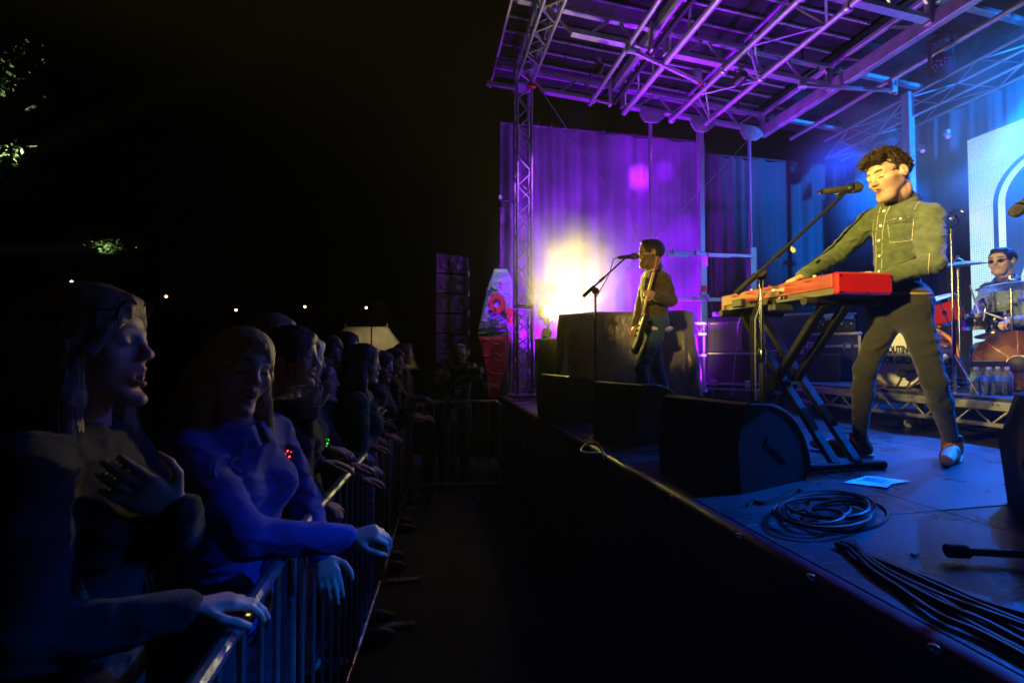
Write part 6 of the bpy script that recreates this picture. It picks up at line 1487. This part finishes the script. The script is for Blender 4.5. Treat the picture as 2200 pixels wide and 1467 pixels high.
wlp = Vector((1.05, 6.35, 3.75)); lamp('flag_fill_lamp', 'small white fill lamp added at the truss tower to brighten the festival flag', wlp, at(1066, 690, BD), (.85, .9, 1.), 26, 40, .04, .09, 1.5, blend=.6); rod(bpy.data.objects['flag_fill_lamp'], 'arm', wlp+Vector((0, 0, .08)), (TX-.1, TY, 3.85), .012, black_metal)  # made-up lamp and arm, added to give the flag more light
# ================================================================== far field: marquee, festoon bulbs, trees
TD = 21.
tent_m = mat('tent_canvas', (.6, .55, .42), .7, 0, .12, 2, .2, 8)
tp = lambda px, py, D: Vector(at(px, py, D))
tt = thing('marquee_tent', 'pale marquee tent lit warm from a lamp behind the crowd', 'tent', (tp(790, 760, TD).x, tp(790, 760, TD).y, 0))
r0, r1 = tp(742, 702, TD+1.4), tp(832, 702, TD+1.4); e0, e1 = tp(655, 790, TD-.6), tp(905, 856, TD-.6); b0, b1 = tp(700, 760, TD+3.4), tp(880, 760, TD+3.4)
def sag(a, b, c, d, name, n=14, s=.22):
    vs = []; fs = []
    for j in range(n+1):
        for i in range(n+1):
            u, v = i/n, j/n; p = (a.lerp(b, u)).lerp(c.lerp(d, u), v); p.z -= s*4*v*(1-v)*(.6+.4*math.sin(u*18)); vs.append(tuple(p))
    for j in range(n):
        for i in range(n): q = j*(n+1)+i; fs.append((q, q+1, q+n+2, q+n+1))
    o = mesh_obj(name, vs, fs, tent_m, tt); o.modifiers.new('s', 'SOLIDIFY').thickness = .004
e0.z, e1.z = 1.5, .9; b0.z = b1.z = 1.7
sag(r0, r1, e0, e1, 'front_roof'); sag(r0, r1, b0, b1, 'rear_roof'); sag(r0, r0+Vector((.02, .02, 0)), e0, b0, 'end_roof', 8); sag(r1, r1+Vector((.02, .02, 0)), e1, b1, 'end_roof', 8)
for p in (e0, e1, b0, b1): rod(tt, 'pole', (p.x, p.y, 0), p, .03, alu_dull)
for p in (r0, r1): rod(tt, 'centre_pole', (p.x, p.y, 0), p+Vector((0, 0, .15)), .04, alu_dull)
lampp = tp(803, 690, TD+.3)
fl2 = lamp('tent_lamp', 'warm lamp on a pole shining down the marquee roof', (lampp.x+.3, lampp.y-.6, lampp.z+1.0), tp(815, 725, TD+.5), (1, .78, .4), 70, 120, .08, .15, .8, blend=.8); rod(fl2, 'pole', (lampp.x, lampp.y-.9, 0), (lampp.x, lampp.y-.9, lampp.z+1.1), .03, black_metal); rod(fl2, 'arm', (lampp.x, lampp.y-.9, lampp.z+1.1), (lampp.x+.3, lampp.y-.6, lampp.z+1.15), .015, black_metal)
bulbs = [(154, 605), (236, 621), (357, 637), (507, 666), (655, 659), (787, 661)]
fs_ = thing('festoon_lights', 'string of small warm bulbs hung across the dark field', 'string lights', at(400, 640, 15))
bm = mat('bulb', (1, .9, .8), .3, emit=(1, .62, .35), estr=9); ends = [(-60, 570)]+bulbs+[(960, 640)]
BP = [Vector(at(px, py, 15)) for px, py in ends]; cab_pts = []
for i in range(len(BP)-1):
    for k in range(8): u = k/8; p = BP[i].lerp(BP[i+1], u); p.z += .07-.35*u*(1-u)*.6; cab_pts.append(p)
cab_pts.append(BP[-1]+Vector((0, 0, .07))); MB().path(cab_pts, .008, 6).build('cable', rubber, fs_)
for p in BP[1:-1]: MB().ball(p, .038, 10, 8).build('bulb', bm, fs_); MB().tube(p+Vector((0, 0, .03)), p+Vector((0, 0, .075)), .02, 8).build('holder', black_plastic, fs_)
for p in (BP[0], BP[-1]): rod(fs_, 'pole', (p.x, p.y, 0), p+Vector((0, 0, .2)), .04, black_metal)
bark = mat('bark', (.09, .07, .05), .9, 0, .4, 12, .8, 20); leaf_m = mat('leaves', (.06, .11, .03), .5, 0, .5, 3, spec=.4)
def tree(label, base, H, crowns, nleaf, seed, twig=()):
    r = np.random.default_rng(seed); base = Vector(base); t = thing('tree', label, 'tree', base); mb = MB()
    mb.path([base, base+Vector((.1, .05, H*.3)), base+Vector((-.05, .1, H*.6)), base+Vector((.05, 0, H*.85))], [.28, .22, .15, .06], 10)
    for c, rad in crowns:
        c = Vector(c); s = base+Vector((0, 0, max(H*.35, (c.z-base.z)*.6))); m = s.lerp(c, .5)+Vector(r.normal(0, .2, 3)); mb.path([s, m, c], [.1, .07, .03], 8)
        for k in range(14): e = c+Vector(r.normal(0, 1, 3)).normalized()*rad*.8; mb.path([m.lerp(c, .5), c.lerp(e, .5)+Vector(r.normal(0, .1, 3)), e], [.04, .025, .008], 5)
    for pts in twig: mb.path(pts, [.05, .04, .03, .012][:len(pts)], 6)
    mb.build('trunk', bark, t); P = []
    for c, rad in crowns:
        n = int(nleaf/len(crowns)); cl = r.normal(0, 1, (40, 3)); cl = cl/np.linalg.norm(cl, axis=1)[:, None]*r.uniform(.35, 1., (40, 1))*rad; P.append(np.array(c)+cl[r.integers(0, 40, n)]+r.normal(0, rad*.13, (n, 3)))
    P = np.concatenate(P); n = len(P); a = r.normal(0, 1, (n, 3)); a /= np.linalg.norm(a, axis=1)[:, None]; b = np.cross(a, r.normal(0, 1, (n, 3))); b /= np.linalg.norm(b, axis=1)[:, None]; L = r.uniform(.05, .1, (n, 1))
    Vt = np.stack([P-a*L, P+b*L*.5, P+a*L, P-b*L*.5], 1).reshape(-1, 3); o = np_obj('crown', Vt, np.arange(n*4).reshape(-1, 4), leaf_m, t); o['kind'] = 'stuff'; return t
t1 = Vector(at(-170, 760, 11)); tree('tall leafy tree at the left edge, lit in two patches', (t1.x, t1.y, 0), 11, [(at(-40, 150, 11), 1.25), (at(-60, 330, 11), 1.5), (at(-260, 250, 11), 1.8), (at(-150, 20, 11.5), 1.6)], 9000, 3, [[at(-170, 262, 11), at(-60, 248, 11), at(40, 239, 11), at(66, 235, 11)], [at(60, 236, 11), at(72, 231, 11), at(80, 222, 11)]])
t2 = Vector(at(200, 760, 17)); tree('smaller tree left of centre with one lit spray of leaves', (t2.x, t2.y, 0), 6, [(at(235, 530, 17), 1.1), (at(150, 560, 17), 1.2)], 4000, 5)
t3 = Vector(at(410, 760, 22)); tree('distant dim blue tree above the front row', (t3.x, t3.y, 0), 6, [(at(410, 585, 22), 1.3), (at(450, 640, 22), 1.2)], 3000, 6)
fp = Vector(at(-500, 560, 8)); fld = lamp('flood_lamp', 'white floodlight on a pole outside the left edge, shining into the trees', fp, at(18, 150, 11), (.95, 1, .8), 9000, 7, .1, .2, 2, blend=.7, extra=[(Vector(at(20, 335, 11)), 16000, 6.5, (.95, 1, .8)), (Vector(at(246, 530, 17)), 24000, 3.6, (.95, 1, .8)), (Vector(at(66, 236, 11)), 9000, 2.2, (1, .95, .8))]); rod(fld, 'pole', (fp.x, fp.y, 0), fp, .05, black_metal)
HAZE = 0.0022
# ------------------------------------------------------------------ stage haze
hz = MB().box((0, 10, 14), (120, 120, 30)).build('haze', black_metal, smooth=False)
hz['kind'] = 'stuff'; tag(hz, 'thin smoke haze hanging in the stage light', 'haze')
hm = bpy.data.materials.new('haze_air'); hm.use_nodes = True
n_ = hm.node_tree.nodes; n_.remove(n_['Principled BSDF'])
pv = n_.new('ShaderNodeVolumePrincipled'); pv.inputs['Color'].default_value = (.9, .92, .95, 1); pv.inputs['Density'].default_value = HAZE; pv.inputs['Anisotropy'].default_value = .45
hm.node_tree.links.new(pv.outputs[0], n_['Material Output'].inputs['Volume'])
hm.cycles.homogeneous_volume = True
hz.data.materials.clear(); hz.data.materials.append(hm)

def smoke(name, label, c, r, dens, seed):
    """a drifting puff of stage smoke: a closed lump with uneven density"""
    o = MB().ball(c, r, 20, 14).build(name, black_metal, base=c); tag(o, label, 'smoke', None, 'stuff')
    m = bpy.data.materials.new(name+'_air'); m.use_nodes = True; n = m.node_tree.nodes; l = m.node_tree.links; n.remove(n['Principled BSDF'])
    p = n.new('ShaderNodeVolumePrincipled'); p.inputs['Color'].default_value = (.92, .93, .95, 1); p.inputs['Anisotropy'].default_value = .3
    tc = n.new('ShaderNodeTexCoord'); mp = n.new('ShaderNodeMapping'); mp.inputs['Scale'].default_value = (1/r[0], 1/r[1], 1/r[2]); l.new(tc.outputs['Object'], mp.inputs[0])
    ln = n.new('ShaderNodeVectorMath'); ln.operation = 'LENGTH'; l.new(mp.outputs[0], ln.inputs[0])
    fo = n.new('ShaderNodeMapRange'); fo.inputs[1].default_value = 1.; fo.inputs[2].default_value = .15; l.new(ln.outputs['Value'], fo.inputs[0]); fo.interpolation_type = 'SMOOTHSTEP'
    nz = n.new('ShaderNodeTexNoise'); nz.inputs['Scale'].default_value = 1.5; nz.inputs['Detail'].default_value = 3; nz.inputs['Distortion'].default_value = .6; mp2 = n.new('ShaderNodeMapping'); mp2.inputs['Location'].default_value = (seed, seed*.7, 0); l.new(tc.outputs['Object'], mp2.inputs[0]); l.new(mp2.outputs[0], nz.inputs['Vector'])
    mr = n.new('ShaderNodeMapRange'); mr.inputs[1].default_value = .38; mr.inputs[2].default_value = .68; mr.inputs[3].default_value = .15; mr.inputs[4].default_value = 1.2; l.new(nz.outputs['Fac'], mr.inputs[0])
    a = n.new('ShaderNodeMath'); a.operation = 'MULTIPLY'; l.new(fo.outputs[0], a.inputs[0]); l.new(mr.outputs[0], a.inputs[1])
    b = n.new('ShaderNodeMath'); b.operation = 'MULTIPLY'; l.new(a.outputs[0], b.inputs[0]); b.inputs[1].default_value = dens; l.new(b.outputs[0], p.inputs['Density'])
    l.new(p.outputs[0], n['Material Output'].inputs['Volume']); o.data.materials.clear(); o.data.materials.append(m)
    return o
smoke('smoke_cloud', 'yellow-lit smoke drifting around the glaring blinder lamp', (2.1, 5.75, 2.6), (1.7, .7, 1.2), .7, 1.3)
smoke('smoke_cloud', 'thick bright puff of smoke right at the blinder lamp', (1.85, 5.95, 2.6), (1.15, .5, 1.15), 3.2, 2.2)
smoke('smoke_cloud', 'blue-lit smoke hanging under the roof above the video screen', (5.7, 3.6, 4.1), (1.4, 2.8, 1.6), .6, 4.1)
scene.cycles.volume_step_rate = 2.0; scene.cycles.volume_max_steps = 64
